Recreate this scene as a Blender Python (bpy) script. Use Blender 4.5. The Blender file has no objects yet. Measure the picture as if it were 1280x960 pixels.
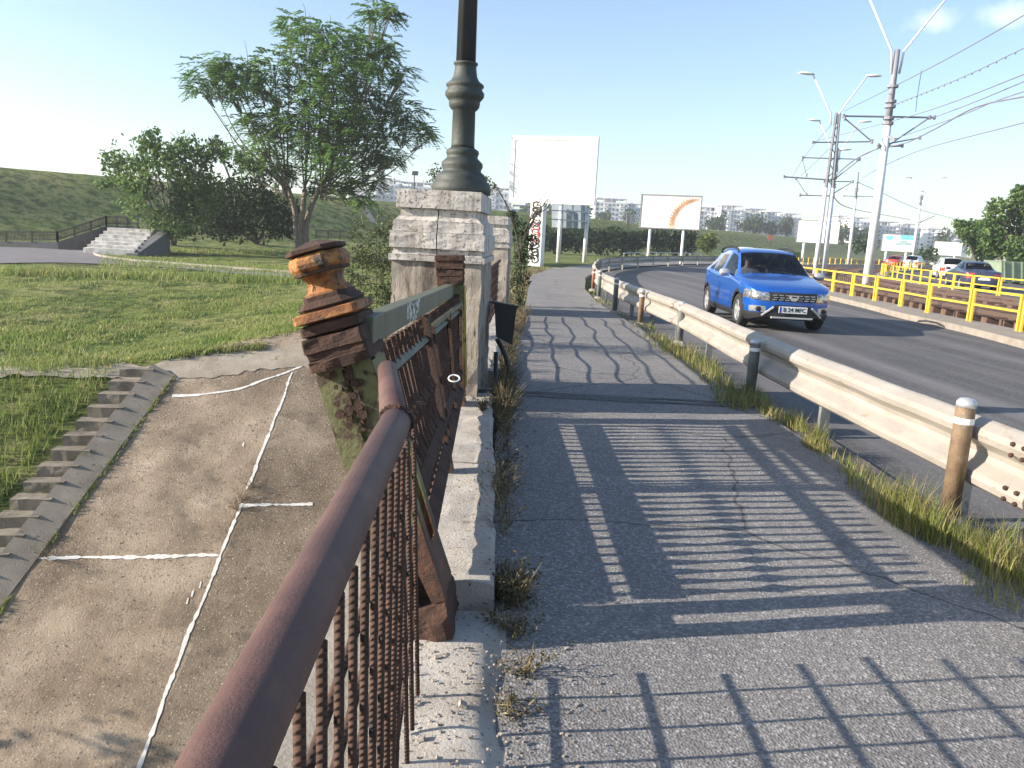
import bpy, bmesh, math, random
from mathutils import Vector, Matrix, noise
random.seed(7)
R = math.radians
scene = bpy.context.scene
col = scene.collection
rnd = random.random
def U(a, b): return a + (b - a) * rnd()
def smooth(t):
    t = max(0., min(1., t)); return t * t * (3 - 2 * t)

# ------------------------------------------------------------------ camera
F, EYE, PITCH, ROLL, YAW = 985., 1.5, R(10.7), R(2.9), R(2.15)
fw = Vector((math.sin(YAW) * math.cos(PITCH), math.cos(YAW) * math.cos(PITCH), -math.sin(PITCH)))
r0 = Vector((math.cos(YAW), -math.sin(YAW), 0)); u0 = r0.cross(fw)
rt = math.cos(ROLL) * r0 + math.sin(ROLL) * u0; up = rt.cross(fw)
O = Vector((0, 0, EYE))
cam = bpy.data.cameras.new('camera'); camo = bpy.data.objects.new('camera', cam); col.objects.link(camo)
cam.sensor_width = 36; cam.lens = 36 * F / 1280; cam.clip_start = .02; cam.clip_end = 5000
m = Matrix((rt, up, -fw)).transposed().to_4x4(); m.translation = O; camo.matrix_world = m
scene.camera = camo
def ray(px, py): return fw + rt * ((px - 640) / F) - up * ((py - 480) / F)
def at(px, py, z=0.):
    d = ray(px, py); return O + d * ((z - EYE) / d.z)
def atY(px, py, Y):
    d = ray(px, py); return O + d * (Y / d.y)

# ------------------------------------------------------------------ helpers
class MB:
    def __init__(s): s.v = []; s.f = []
    def add(s, vs, fs):
        n = len(s.v); s.v += [Vector(p) for p in vs]; s.f += [tuple(i + n for i in f) for f in fs]; return s
    def box(s, c, d, M=None):
        x, y, z = d[0] / 2, d[1] / 2, d[2] / 2; c = Vector(c)
        vs = [Vector((a * x, b * y, e * z)) for e in (-1, 1) for b in (-1, 1) for a in (-1, 1)]
        if M: vs = [M @ p for p in vs]
        return s.add([p + c for p in vs], [(0, 2, 3, 1), (4, 5, 7, 6), (0, 1, 5, 4), (2, 6, 7, 3), (0, 4, 6, 2), (1, 3, 7, 5)])
    def bar(s, a, b, w, h, upv=(0, 0, 1)):
        a = Vector(a); b = Vector(b); t = (b - a); L = t.length; t = t / L; u = Vector(upv)
        x = t.cross(u)
        if x.length < 1e-4: x = t.cross(Vector((1, 0, 0)))
        x.normalize(); u = x.cross(t)
        return s.box((a + b) / 2, (w, L, h), Matrix((x, t, u)).transposed())
    def tube(s, pts, r, n=8, cap=True):
        pts = [Vector(p) for p in pts]; k = len(pts)
        rs = r if isinstance(r, (list, tuple)) else [r] * k
        rings = []; ref = None
        for i, p in enumerate(pts):
            t = (pts[min(i + 1, k - 1)] - pts[max(i - 1, 0)]).normalized()
            if ref is None:
                ref = t.cross(Vector((0, 0, 1)));
                if ref.length < 1e-3: ref = Vector((1, 0, 0))
            x = (ref - t * ref.dot(t)).normalized(); ref = x; y = t.cross(x)
            rings.append([p + (x * math.cos(2 * math.pi * j / n) + y * math.sin(2 * math.pi * j / n)) * rs[i] for j in range(n)])
        return s.loft(rings, cap)
    def loft(s, rings, cap=True, closed=True):
        n = len(rings[0]); vs = [p for r_ in rings for p in r_]; fs = []
        for i in range(len(rings) - 1):
            for j in range(n if closed else n - 1):
                a = i * n + j; b = i * n + (j + 1) % n
                fs.append((a, b, b + n, a + n))
        if cap and closed:
            fs.append(tuple(range(n - 1, -1, -1))); fs.append(tuple(range((len(rings) - 1) * n, len(rings) * n)))
        return s.add(vs, fs)
    def lathe(s, prof, c=(0, 0, 0), n=24, cap=True):
        c = Vector(c)
        return s.loft([[c + Vector((r * math.cos(2 * math.pi * j / n), r * math.sin(2 * math.pi * j / n), z)) for j in range(n)] for z, r in prof], cap)
    def prism(s, poly, d):   # poly: 3D points, d: extrusion vector
        poly = [Vector(p) for p in poly]; d = Vector(d); n = len(poly)
        return s.add(poly + [p + d for p in poly], [tuple(range(n))[::-1], tuple(range(n, 2 * n))] + [(i, (i + 1) % n, (i + 1) % n + n, i + n) for i in range(n)])
    def grid(s, rows):
        n = len(rows[0]); vs = [p for r_ in rows for p in r_]
        return s.add(vs, [(i * n + j, i * n + j + 1, (i + 1) * n + j + 1, (i + 1) * n + j) for i in range(len(rows) - 1) for j in range(n - 1)])
    def jitter(s, a, sc=8.):
        for p in s.v:
            q = p * sc; p += Vector((noise.noise(q), noise.noise(q + Vector((9, 3, 1))), noise.noise(q + Vector((4, 7, 5))))) * a
        return s
    def build(s, name, mat, parent=None, sm=False, bevel=0, sub=0, world=False):
        me = bpy.data.meshes.new(name)
        off = parent.matrix_basis.inverted() if (parent and world) else None
        me.from_pydata([(off @ p if off else p) for p in s.v], [], s.f); me.update()
        bm = bmesh.new(); bm.from_mesh(me); bmesh.ops.recalc_face_normals(bm, faces=bm.faces)
        if sub: bmesh.ops.subdivide_edges(bm, edges=bm.edges, cuts=sub, use_grid_fill=True)
        if bevel: bmesh.ops.bevel(bm, geom=list(bm.edges), offset=bevel, segments=1, affect='EDGES', clamp_overlap=True)
        bm.to_mesh(me); bm.free()
        if sm:
            for p in me.polygons: p.use_smooth = True
        o = bpy.data.objects.new(name, me); col.objects.link(o)
        if mat: me.materials.append(mat)
        if parent: o.parent = parent
        return o
def bm_rough(o, a, sc):
    for v in o.data.vertices:
        q = v.co * sc; v.co += Vector((noise.noise(q), noise.noise(q + Vector((3, 1, 7))), .6 * noise.noise(q + Vector((8, 2, 2))))) * a
def tag(o, label=None, cat=None, group=None, kind=None):
    if label: o['label'] = label
    if cat: o['category'] = cat
    if group: o['group'] = group
    if kind: o['kind'] = kind
    return o
def empty(name, loc, label, cat, group=None, rz=0., M=None):
    o = bpy.data.objects.new(name, None); o.empty_display_size = .2; col.objects.link(o)
    if M is not None: o.matrix_basis = M
    else: o.location = loc; o.rotation_euler = (0, 0, rz); o.matrix_basis = Matrix.Translation(loc) @ Matrix.Rotation(rz, 4, 'Z')
    return tag(o, label, cat, group)
def struct(o): o['kind'] = 'structure'; return o
def copy_tree(o, parent=None):
    c = o.copy(); col.objects.link(c)
    if parent: c.parent = parent
    for ch in list(o.children): copy_tree(ch, c)
    return c
def resample(pts, step):
    pts = [Vector(p) for p in pts]; out = []
    for i in range(len(pts) - 1):   # Catmull-Rom
        p0 = pts[max(i - 1, 0)]; p1 = pts[i]; p2 = pts[i + 1]; p3 = pts[min(i + 2, len(pts) - 1)]
        n = max(1, int((p2 - p1).length / (step * .25)))
        for k in range(n):
            t = k / n
            out.append(.5 * ((2 * p1) + (p2 - p0) * t + (2 * p0 - 5 * p1 + 4 * p2 - p3) * t * t + (3 * p1 - p0 - 3 * p2 + p3) * t ** 3))
    out.append(pts[-1]); res = [out[0]]; acc = 0
    for a, b in zip(out, out[1:]):
        d = (b - a).length
        while acc + d >= step:
            a = a + (b - a) * ((step - acc) / d); d = (b - a).length; acc = 0; res.append(a)
        acc += d
    return res

# ------------------------------------------------------------------ materials
MATS = {}
def ramp(nt, src, stops):
    r = nt.nodes.new('ShaderNodeValToRGB'); e = r.color_ramp.elements
    while len(e) < len(stops): e.new(.5)
    for k, (p, c) in zip(e, stops): k.position = p; k.color = (*c, 1)
    nt.links.new(src, r.inputs[0]); return r.outputs[0]
def noisetex(nt, co, scale, detail=6, rough=.6, dist=0.):
    n = nt.nodes.new('ShaderNodeTexNoise'); n.inputs['Scale'].default_value = scale; n.inputs['Detail'].default_value = detail
    n.inputs['Roughness'].default_value = rough; n.inputs['Distortion'].default_value = dist
    nt.links.new(co, n.inputs['Vector']); return n.outputs['Fac']
def mixc(nt, fac, a, b):
    x = nt.nodes.new('ShaderNodeMix'); x.data_type = 'RGBA'
    for s, v in ((x.inputs[0], fac), (x.inputs[6], a), (x.inputs[7], b)):
        if hasattr(v, 'links'): nt.links.new(v, s)
        elif isinstance(v, tuple): s.default_value = (*v, 1)
        else: s.default_value = v
    return x.outputs[2]
def base(name):
    m = bpy.data.materials.new(name); m.use_nodes = True; nt = m.node_tree
    p = nt.nodes['Principled BSDF']; tc = nt.nodes.new('ShaderNodeTexCoord'); MATS[name] = m
    return m, nt, p, tc.outputs['Object']
def mat(name, stops, scale=6., rough=.7, bump=0., bscale=None, metal=0., detail=6, spots=None, dist=0., coat=0., stretch=None, spec=.5):
    """noise ramp base colour; spots = (scale, low, high, colour) a second layer"""
    if isinstance(stops, tuple): stops = [(.3, tuple(c * .85 for c in stops)), (.7, tuple(min(1, c * 1.12) for c in stops))]
    m, nt, p, co = base(name)
    if stretch:
        mp = nt.nodes.new('ShaderNodeMapping'); mp.inputs['Scale'].default_value = stretch; nt.links.new(co, mp.inputs[0]); co = mp.outputs[0]
    c = ramp(nt, noisetex(nt, co, scale, detail, .62, dist), stops)
    for sp in (spots or []):
        f = ramp(nt, noisetex(nt, co, sp[0], 5, .65, .3), [(sp[1], (0, 0, 0)), (sp[2], (1, 1, 1))])
        c = mixc(nt, f, c, sp[3])
    nt.links.new(c, p.inputs['Base Color'])
    p.inputs['Roughness'].default_value = rough; p.inputs['Metallic'].default_value = metal
    p.inputs['Specular IOR Level'].default_value = spec
    if coat: p.inputs['Coat Weight'].default_value = coat; p.inputs['Coat Roughness'].default_value = .05
    if bump:
        b = nt.nodes.new('ShaderNodeBump'); b.inputs['Strength'].default_value = min(1., bump); b.inputs['Distance'].default_value = .02 * max(1, bump)
        nt.links.new(noisetex(nt, co, bscale or scale * 6, 8, .7), b.inputs['Height']); nt.links.new(b.outputs[0], p.inputs['Normal'])
    return m
def leafmat(name, stops, trans=.45, scale=.6):
    m, nt, p, co = base(name)
    g = nt.nodes.new('ShaderNodeNewGeometry')
    f = nt.nodes.new('ShaderNodeMath'); f.operation = 'ADD'
    nt.links.new(noisetex(nt, co, scale, 3), f.inputs[0])
    q = nt.nodes.new('ShaderNodeMath'); q.operation = 'MULTIPLY_ADD'; q.inputs[1].default_value = .5; q.inputs[2].default_value = -.25
    nt.links.new(g.outputs['Random Per Island'], q.inputs[0]); nt.links.new(q.outputs[0], f.inputs[1])
    c = ramp(nt, f.outputs[0], stops)
    nt.links.new(c, p.inputs['Base Color']); p.inputs['Roughness'].default_value = .55; p.inputs['Specular IOR Level'].default_value = .3
    t = nt.nodes.new('ShaderNodeBsdfTranslucent'); nt.links.new(c, t.inputs[0])
    x = nt.nodes.new('ShaderNodeMixShader'); x.inputs[0].default_value = trans
    nt.links.new(p.outputs[0], x.inputs[1]); nt.links.new(t.outputs[0], x.inputs[2])
    nt.links.new(x.outputs[0], nt.nodes['Material Output'].inputs[0]); return m

def asphalt(name, a, b, agg, bumpd, tracks=False):
    m, nt, p, co = base(name)
    c = ramp(nt, noisetex(nt, co, .9, 6, .6), [(.3, a), (.7, b)])
    v = nt.nodes.new('ShaderNodeTexVoronoi'); v.inputs['Scale'].default_value = agg; nt.links.new(co, v.inputs['Vector'])
    sep = nt.nodes.new('ShaderNodeSeparateColor'); nt.links.new(v.outputs['Color'], sep.inputs[0])
    f = ramp(nt, sep.outputs[0], [(.0, (.62,) * 3), (.75, (1.0,) * 3), (1., (1.55,) * 3)])
    x = nt.nodes.new('ShaderNodeMix'); x.data_type = 'RGBA'; x.blend_type = 'MULTIPLY'; x.inputs[0].default_value = 1
    nt.links.new(c, x.inputs[6]); nt.links.new(f, x.inputs[7])
    st = ramp(nt, noisetex(nt, co, 2.2, 8, .7, .4), [(.28, (.0,) * 3), (.4, (1,) * 3)])
    c2 = mixc(nt, st, tuple(k * .7 for k in a), x.outputs[2])
    if tracks:
        mp = nt.nodes.new('ShaderNodeMapping'); mp.inputs['Scale'].default_value = (.9, .035, 1); nt.links.new(co, mp.inputs[0])
        f2 = ramp(nt, noisetex(nt, mp.outputs[0], 1.6, 4, .55), [(.4, (0,) * 3), (.68, (.75,) * 3)]); c2 = mixc(nt, f2, c2, tuple(min(1, k * 1.75) for k in b))
    else:
        w1 = nt.nodes.new('ShaderNodeTexNoise'); w1.inputs['Scale'].default_value = 1.4; w1.inputs['Detail'].default_value = 6; nt.links.new(co, w1.inputs['Vector'])
        vm = nt.nodes.new('ShaderNodeVectorMath'); vm.operation = 'MULTIPLY_ADD'; vm.inputs[1].default_value = (.5, .5, .5); nt.links.new(w1.outputs['Color'], vm.inputs[0]); nt.links.new(co, vm.inputs[2])
        ve = nt.nodes.new('ShaderNodeTexVoronoi'); ve.feature = 'DISTANCE_TO_EDGE'; ve.inputs['Scale'].default_value = .42; nt.links.new(vm.outputs[0], ve.inputs['Vector'])
        f2 = ramp(nt, ve.outputs['Distance'], [(.0, (.85,) * 3), (.006, (0,) * 3)]); c2 = mixc(nt, f2, c2, (.035, .034, .035))
        f3 = ramp(nt, noisetex(nt, co, .55, 3, .5, .6), [(.56, (0,) * 3), (.60, (.4,) * 3)]); c2 = mixc(nt, f3, c2, tuple(k * .8 for k in a))
    nt.links.new(c2, p.inputs['Base Color']); p.inputs['Roughness'].default_value = .85; p.inputs['Specular IOR Level'].default_value = .3
    bu = nt.nodes.new('ShaderNodeBump'); bu.inputs['Strength'].default_value = .8; bu.inputs['Distance'].default_value = bumpd
    nt.links.new(v.outputs['Distance'], bu.inputs['Height']); nt.links.new(bu.outputs[0], p.inputs['Normal']); return m
M_path = asphalt('pavement_asphalt', (.185, .18, .182), (.245, .235, .228), 95, .004)
M_road = asphalt('road_asphalt', (.075, .075, .082), (.105, .102, .105), 60, .003, True)
M_path2 = mat('park_path_asphalt', (.15, .14, .15), 2, .9, .4, 40)
M_conc = mat('old_concrete', [(.25, (.22, .19, .15)), (.6, (.34, .31, .27)), (.8, (.42, .39, .35))], 3, .9, .6, 60, spots=[(14, .62, .72, (.1, .09, .075))])
M_stepc = mat('worn_shaded_step_concrete', [(.25, (.13, .11, .085)), (.55, (.22, .19, .15)), (.8, (.31, .275, .23))], 4, .9, .6, 60, spots=[(14, .60, .7, (.09, .08, .06)), (3, .58, .7, (.12, .13, .06))])  # worn brown concrete, darkened overall to carry the shade on the steps
M_stepk = mat('worn_kerb_concrete', [(.25, (.17, .145, .115)), (.55, (.27, .235, .19)), (.8, (.36, .32, .27))], 3, .9, .6, 60, spots=[(12, .60, .7, (.10, .085, .065)), (2.5, .60, .72, (.15, .14, .08))])
M_kerbst = mat('kerb_stone', [(.25, (.33, .29, .25)), (.6, (.46, .43, .39)), (.8, (.55, .52, .48))], 5, .9, .7, 80, spots=[(45, .60, .66, (.07, .06, .055)), (3, .62, .7, (.2, .17, .14))])
M_kerb2 = mat('road_kerb_concrete', [(.3, (.20, .175, .15)), (.7, (.29, .26, .225))], 4, .9, .4, 40)
def travertine():
    m, nt, p, co = base('travertine')
    c = ramp(nt, noisetex(nt, co, 3, 6), [(.3, (.42, .385, .35)), (.65, (.60, .565, .53))])
    mp = nt.nodes.new('ShaderNodeMapping'); mp.inputs['Scale'].default_value = (1, 1, .8); nt.links.new(co, mp.inputs[0])
    pit = ramp(nt, noisetex(nt, mp.outputs[0], 52, 5, .7), [(.56, (0, 0, 0)), (.66, (1, 1, 1))])
    mp2 = nt.nodes.new('ShaderNodeMapping'); mp2.inputs['Scale'].default_value = (7, 7, .5); nt.links.new(co, mp2.inputs[0])
    stain = ramp(nt, noisetex(nt, mp2.outputs[0], 2.2, 6, .6, .5), [(.46, (0, 0, 0)), (.68, (.8, .8, .8))])
    c = mixc(nt, stain, c, (.20, .175, .155)); c = mixc(nt, pit, c, (.09, .08, .075))
    nt.links.new(c, p.inputs['Base Color']); p.inputs['Roughness'].default_value = .9
    b = nt.nodes.new('ShaderNodeBump'); b.inputs['Strength'].default_value = .7; b.inputs['Distance'].default_value = .012; b.invert = True
    nt.links.new(pit, b.inputs['Height']); nt.links.new(b.outputs[0], p.inputs['Normal']); return m
M_trav = travertine()
M_shaft = mat('weathered_pillar_shaft', [(.3, (.20, .17, .145)), (.55, (.36, .32, .28)), (.8, (.48, .44, .40))], 2.2, .9, .9, 30, stretch=(5, 5, .8), spots=[(1.4, .50, .62, (.12, .097, .08)), (6, .60, .66, (.06, .05, .042))])
M_rust = mat('rust_brown', [(.25, (.02, .012, .009)), (.5, (.065, .030, .020)), (.75, (.12, .058, .036))], 9, .85, .9, 60, spots=[(30, .62, .7, (.03, .015, .012))])
M_rustbar = mat('rusted_rebar', [(.3, (.03, .015, .011)), (.6, (.07, .035, .024)), (.8, (.12, .06, .037))], 12, .85, .6, 120)
M_orange = mat('orange_rust_paint', [(.30, (.035, .017, .01)), (.42, (.20, .065, .018)), (.58, (.38, .155, .035)), (.72, (.42, .28, .13))], 11, .62, .7, 60, spots=[(9, .52, .62, (.04, .02, .014)), (30, .6, .66, (.03, .016, .012))])
M_green = mat('peeling_green_paint', [(.3, (.10, .06, .022)), (.45, (.12, .12, .045)), (.65, (.165, .165, .068)), (.8, (.23, .19, .085))], 5, .6, .5, 50, spots=[(6, .55, .62, (.055, .024, .014)), (2.5, .62, .7, (.16, .065, .03))])
def rust_foot(m):
    nt = m.node_tree; p = nt.nodes['Principled BSDF']; co = [n for n in nt.nodes if n.type == 'TEX_COORD'][0].outputs['Object']
    sp = nt.nodes.new('ShaderNodeSeparateXYZ'); nt.links.new(co, sp.inputs[0])
    a = nt.nodes.new('ShaderNodeMath'); a.operation = 'MULTIPLY_ADD'; a.inputs[1].default_value = -.9; a.inputs[2].default_value = .42; nt.links.new(sp.outputs[2], a.inputs[0])
    b = nt.nodes.new('ShaderNodeMath'); b.operation = 'ADD'; nt.links.new(a.outputs[0], b.inputs[0]); nt.links.new(noisetex(nt, co, 7, 8, .7), b.inputs[1])
    f = ramp(nt, b.outputs[0], [(.5, (0,) * 3), (.6, (1,) * 3)])
    r = ramp(nt, noisetex(nt, co, 14, 6), [(.3, (.03, .015, .01)), (.55, (.09, .038, .022)), (.75, (.17, .075, .03))])
    old = p.inputs['Base Color'].links[0].from_socket
    nt.links.new(mixc(nt, f, old, r), p.inputs['Base Color'])
rust_foot(M_green)
M_beam = mat('grey_green_paint', [(.3, (.075, .08, .052)), (.7, (.125, .132, .09))], 5, .55, .3, 40, spots=[(9, .62, .68, (.1, .045, .02))])
M_yel2 = mat('yellow_peeling_paint', [(.3, (.33, .25, .05)), (.7, (.5, .41, .12))], 6, .6, .3, spots=[(10, .6, .66, (.07, .03, .02))])
def pipem():
    m = mat('maroon_pipe_paint', [(.3, (.062, .030, .028)), (.55, (.10, .048, .042)), (.8, (.14, .078, .066))], 7, .62, .35, 220, spots=[(25, .64, .72, (.05, .022, .018)), (3, .6, .75, (.20, .10, .07))]); return m
M_pipe = pipem()
def wavebump(m, scale, dist, rot):
    nt = m.node_tree; p = nt.nodes['Principled BSDF']; tc = [n for n in nt.nodes if n.type == 'TEX_COORD'][0]
    mp = nt.nodes.new('ShaderNodeMapping'); mp.inputs['Rotation'].default_value = rot; nt.links.new(tc.outputs['Object'], mp.inputs[0])
    w = nt.nodes.new('ShaderNodeTexWave'); w.inputs['Scale'].default_value = scale; w.bands_direction = 'Z'; nt.links.new(mp.outputs[0], w.inputs['Vector'])
    b = nt.nodes.new('ShaderNodeBump'); b.inputs['Strength'].default_value = 1; b.inputs['Distance'].default_value = dist
    nt.links.new(w.outputs['Fac'], b.inputs['Height']); nt.links.new(b.outputs[0], p.inputs['Normal'])
wavebump(M_rustbar, 34, .003, (R(35), R(20), 0))
M_lamp = mat('green_grey_cast_iron', [(.3, (.028, .035, .033)), (.7, (.05, .058, .053))], 4, .62, .3, 30, spots=[(5, .64, .74, (.06, .045, .03))])
M_lampd = mat('dark_green_iron', [(.3, (.02, .023, .028)), (.7, (.035, .038, .042))], 3, .35, .1, 30)
M_galv = mat('dusty_galvanised_steel', [(.3, (.30, .275, .245)), (.6, (.37, .345, .31)), (.8, (.43, .40, .36))], 2.5, .55, .15, 30, metal=.25, stretch=(1, 1, 3), spots=[(3.2, .62, .74, (.28, .19, .11)), (9, .62, .72, (.20, .18, .16)), (30, .66, .72, (.14, .09, .06))])
M_post = mat('bollard_brown', [(.3, (.13, .085, .055)), (.7, (.24, .17, .11))], 9, .6, .3, 60, spots=[(6, .58, .68, (.3, .3, .3))])
M_postg = mat('bollard_grey', [(.3, (.10, .11, .115)), (.7, (.19, .20, .20))], 9, .6, .3, 60)
M_postr = mat('bollard_red', [(.3, (.20, .07, .05)), (.7, (.32, .14, .10))], 9, .6, .3, 60)
M_white = mat('white_paint', (.78, .77, .75), 5, .6)
M_wline = mat('white_lime_line', [(.3, (.62, .60, .56)), (.7, (.80, .79, .76))], 20, .9, .6, 90)
M_poster = mat('blank_white_poster', [(.3, (.84, .84, .83)), (.7, (.88, .88, .87))], 1.2, .6)
M_bframe = mat('billboard_frame_white', (.74, .74, .74), 4, .5)
M_bframeg = mat('billboard_frame_grey', (.22, .22, .24), 4, .5)
M_bback = mat('billboard_back_metal', (.23, .28, .34), 3, .5)
M_pole = mat('white_galvanised_pole', (.74, .75, .77), 3, .5, metal=.1)
M_poled = mat('dark_wrapped_steel', (.22, .22, .26), 3, .6)  # dark steel greyed lighter, the glare over the poles put into the colour
M_wire = mat('wire_dark', (.17, .17, .22), 3, .6)  # wire tone lifted for the same glare
M_yellow = mat('yellow_barrier_paint', [(.3, (.62, .40, .03)), (.6, (.74, .51, .05)), (.8, (.78, .60, .16))], 5, .5, .1, 40)
M_blue = mat('metallic_blue_paint', [(.3, (.006, .085, .40)), (.7, (.010, .11, .47))], 200, .28, 0, metal=.35, coat=1.)
M_black = mat('black_plastic', (.018, .018, .02), 8, .55)
M_blackbox = mat('black_sheet_metal', (.012, .013, .016), 8, .6, .2)
M_tyre = mat('tyre_rubber', (.02, .02, .022), 12, .85)
M_chrome = mat('silver_trim', (.62, .63, .65), 8, .25, metal=.8)
M_silver = mat('silver_satin', (.50, .51, .53), 8, .4, metal=.5)
M_carwhite = mat('white_car_paint', (.70, .70, .72), 40, .3, coat=.6)
M_carnavy = mat('dark_blue_car_paint', (.035, .045, .085), 40, .3, coat=.6)
M_carred = mat('red_car_paint', (.42, .03, .025), 40, .3, coat=.6)
M_sleeper = mat('brown_sleeper', [(.3, (.07, .04, .03)), (.7, (.16, .095, .065))], 5, .9, .4, 40)
M_rail = mat('rail_steel_rust', (.13, .085, .065), 8, .5, metal=.4)
M_ballast = mat('ballast', [(.3, (.055, .04, .033)), (.5, (.12, .085, .07)), (.75, (.21, .16, .135))], 9, .95, 1., 22)
M_wallg = mat('retaining_wall_render', (.12, .12, .125), 3, .9, .3)
M_stepw = mat('worn_white_steps', [(.35, (.30, .28, .26)), (.6, (.62, .60, .57))], 2.5, .9, .3)
M_iron = mat('black_iron', (.03, .03, .03), 5, .6)
M_bark = mat('bark', [(.3, (.10, .08, .065)), (.7, (.21, .175, .145))], 8, .9, .5, 40)
M_barkd = mat('dark_bark', (.055, .042, .033), 8, .9)
M_skin = mat('skin', (.42, .27, .20), 8, .6)
M_cloth = mat('cloth_pale', (.45, .46, .5), 8, .8)
M_hose = mat('black_hose', (.015, .015, .016), 8, .5)
M_rubble = mat('rubble', [(.3, (.2, .17, .14)), (.7, (.42, .38, .34))], 12, .95, .6, 60)
M_leaf_a = leafmat('ailanthus_leaf', [(.25, (.055, .13, .028)), (.55, (.13, .255, .055)), (.8, (.25, .35, .095))])
M_leaf_b = leafmat('walnut_leaf', [(.25, (.04, .09, .024)), (.55, (.11, .19, .055)), (.8, (.21, .28, .09))])
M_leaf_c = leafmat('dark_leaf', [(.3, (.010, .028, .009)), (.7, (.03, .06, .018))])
M_leaf_d = leafmat('shrub_leaf', [(.25, (.04, .055, .025)), (.55, (.085, .11, .045)), (.8, (.15, .17, .075))], .3, 2)
M_leaf_e = leafmat('yellow_green_leaf', [(.25, (.07, .10, .02)), (.7, (.17, .21, .05))])
M_leaf_f = leafmat('far_leaf', [(.3, (.028, .055, .02)), (.7, (.07, .115, .04))])
M_grass = leafmat('grass_blade', [(.25, (.12, .19, .042)), (.5, (.24, .31, .08)), (.75, (.38, .345, .16))], .4, .6)
M_grassv = leafmat('verge_grass_blade', [(.25, (.12, .17, .03)), (.55, (.24, .28, .07)), (.8, (.40, .34, .15))], .4, 3)
M_dry = leafmat('dry_weed_stem', [(.3, (.10, .075, .045)), (.7, (.30, .24, .14))], .2, 6)
M_weed = leafmat('weed_leaf', [(.3, (.05, .055, .02)), (.7, (.14, .13, .06))], .3, 6)
M_apt = [mat('apartment_render', c, .3, .9) for c in ((.60, .61, .66), (.68, .68, .70), (.52, .54, .60))]
M_aptw = mat('apartment_white', (.82, .81, .80), .3, .9)
M_win = mat('apartment_window', (.12, .14, .20), 1, .3)
M_red = mat('red_spray', (.40, .04, .05), 5, .8); M_blk = mat('black_spray', (.02, .02, .022), 5, .8)
M_or = mat('orange_print', [(.3, (.70, .42, .26)), (.7, (.80, .62, .47))], 2, .6); M_cy = mat('cyan_print', (.16, .52, .66), 2, .6); M_gp = mat('grey_print', (.30, .42, .45), 2, .6)
M_pink = mat('pale_print', (.78, .66, .60), 2, .6)
def glass(name, tint, fac):
    m, nt, p, co = base(name); nt.nodes.remove(p)
    t = nt.nodes.new('ShaderNodeBsdfTransparent'); t.inputs[0].default_value = (*tint, 1)
    g = nt.nodes.new('ShaderNodeBsdfGlossy'); g.inputs['Roughness'].default_value = .03
    fr = nt.nodes.new('ShaderNodeFresnel'); fr.inputs[0].default_value = 1.5
    x = nt.nodes.new('ShaderNodeMixShader'); nt.links.new(fr.outputs[0], x.inputs[0]); nt.links.new(t.outputs[0], x.inputs[1]); nt.links.new(g.outputs[0], x.inputs[2])
    nt.links.new(x.outputs[0], nt.nodes['Material Output'].inputs[0]); return m
M_glass = glass('tinted_car_glass', (.42, .46, .50), .1)
M_lens = mat('headlight_lens', [(.4, (.16, .17, .19)), (.6, (.45, .47, .5))], 14, .1, metal=.6, coat=1.)
M_plate = mat('number_plate_white', (.72, .73, .74), 8, .5); M_ink = mat('plate_ink', (.02, .02, .02), 8, .6); M_eu = mat('plate_blue', (.02, .06, .4), 8, .5)

# ------------------------------------------------------------------ terrain
SN = Vector((-.6 * math.sin(R(8)), .6 * math.cos(R(8)), -1)); P0 = Vector((-7.05, 13.8, -1.3))
def S(x, y): return -1.3 + .6 * (-math.sin(R(8)) * (x + 7.05) + math.cos(R(8)) * (y - 13.8))
def atS(px, py, dz=0.):
    d = ray(px, py); t = (P0 + Vector((0, 0, dz)) - O).dot(SN) / d.dot(SN); return O + d * t
GUARD = [(2.9, -4, 0), (2.88, 3, 0), (2.88, 8, 0), (3.03, 12, 0), (3.0, 16.7, 0), (3.05, 20, 0), (3.3, 24, 0), (4.2, 31, 0), (6, 40, 0), (10, 50, 0), (17, 63, 0), (27, 76, 0), (39, 89, 0), (55, 104, 0), (75, 122, 0)]
PATHL = [(.09, -4), (.09, 3), (.09, 5), (.2, 8), (.38, 11), (.76, 15.7), (1.2, 23), (1.6, 30), (3.2, 39.5), (6.6, 50), (13, 64), (24, 79.5), (36, 92.5), (52, 107.5)]
FENA = [(8.1, 0, 0), (9.0, 6, 0), (10.3, 12, 0), (11.1, 16.5, 0), (11.33, 19.8, 0), (11.75, 22.3, 0), (12.45, 28.6, 0), (13.3, 36, 0), (15.5, 46, 0), (20, 58, 0), (27, 70, 0), (34, 80, 0), (44, 92, 0), (57, 105, 0), (75, 120, 0)]
FENB = [(16.5, 0, 0), (17.6, 8, 0), (18.8, 18, 0), (19.74, 28.5, 0), (20.3, 33.6, 0), (22.1, 39.8, 0), (24.4, 47, 0), (27.8, 55.5, 0), (33, 65, 0), (40, 75.5, 0), (50, 88, 0), (62, 101, 0), (80, 117, 0)]
def interp(tab, y):
    for a, b in zip(tab, tab[1:]):
        if y <= b[1]: return a[0] + (b[0] - a[0]) * max(0, (y - a[1]) / (b[1] - a[1]))
    return tab[-1][0]
CREST = [(-60, 45), (-42.7, 72), (-37.8, 78), (-21.2, 101), (-12.4, 111), (11.5, 133), (62, 200), (96, 246), (170, 350), (300, 520)]
def crest_d(x, y):
    best = 1e9
    for a, b in zip(CREST, CREST[1:]):
        ax, ay = a; bx, by = b; dx, dy = bx - ax, by - ay
        t = max(0, min(1, ((x - ax) * dx + (y - ay) * dy) / (dx * dx + dy * dy)))
        best = min(best, math.hypot(x - ax - t * dx, y - ay - t * dy))
    return best
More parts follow.
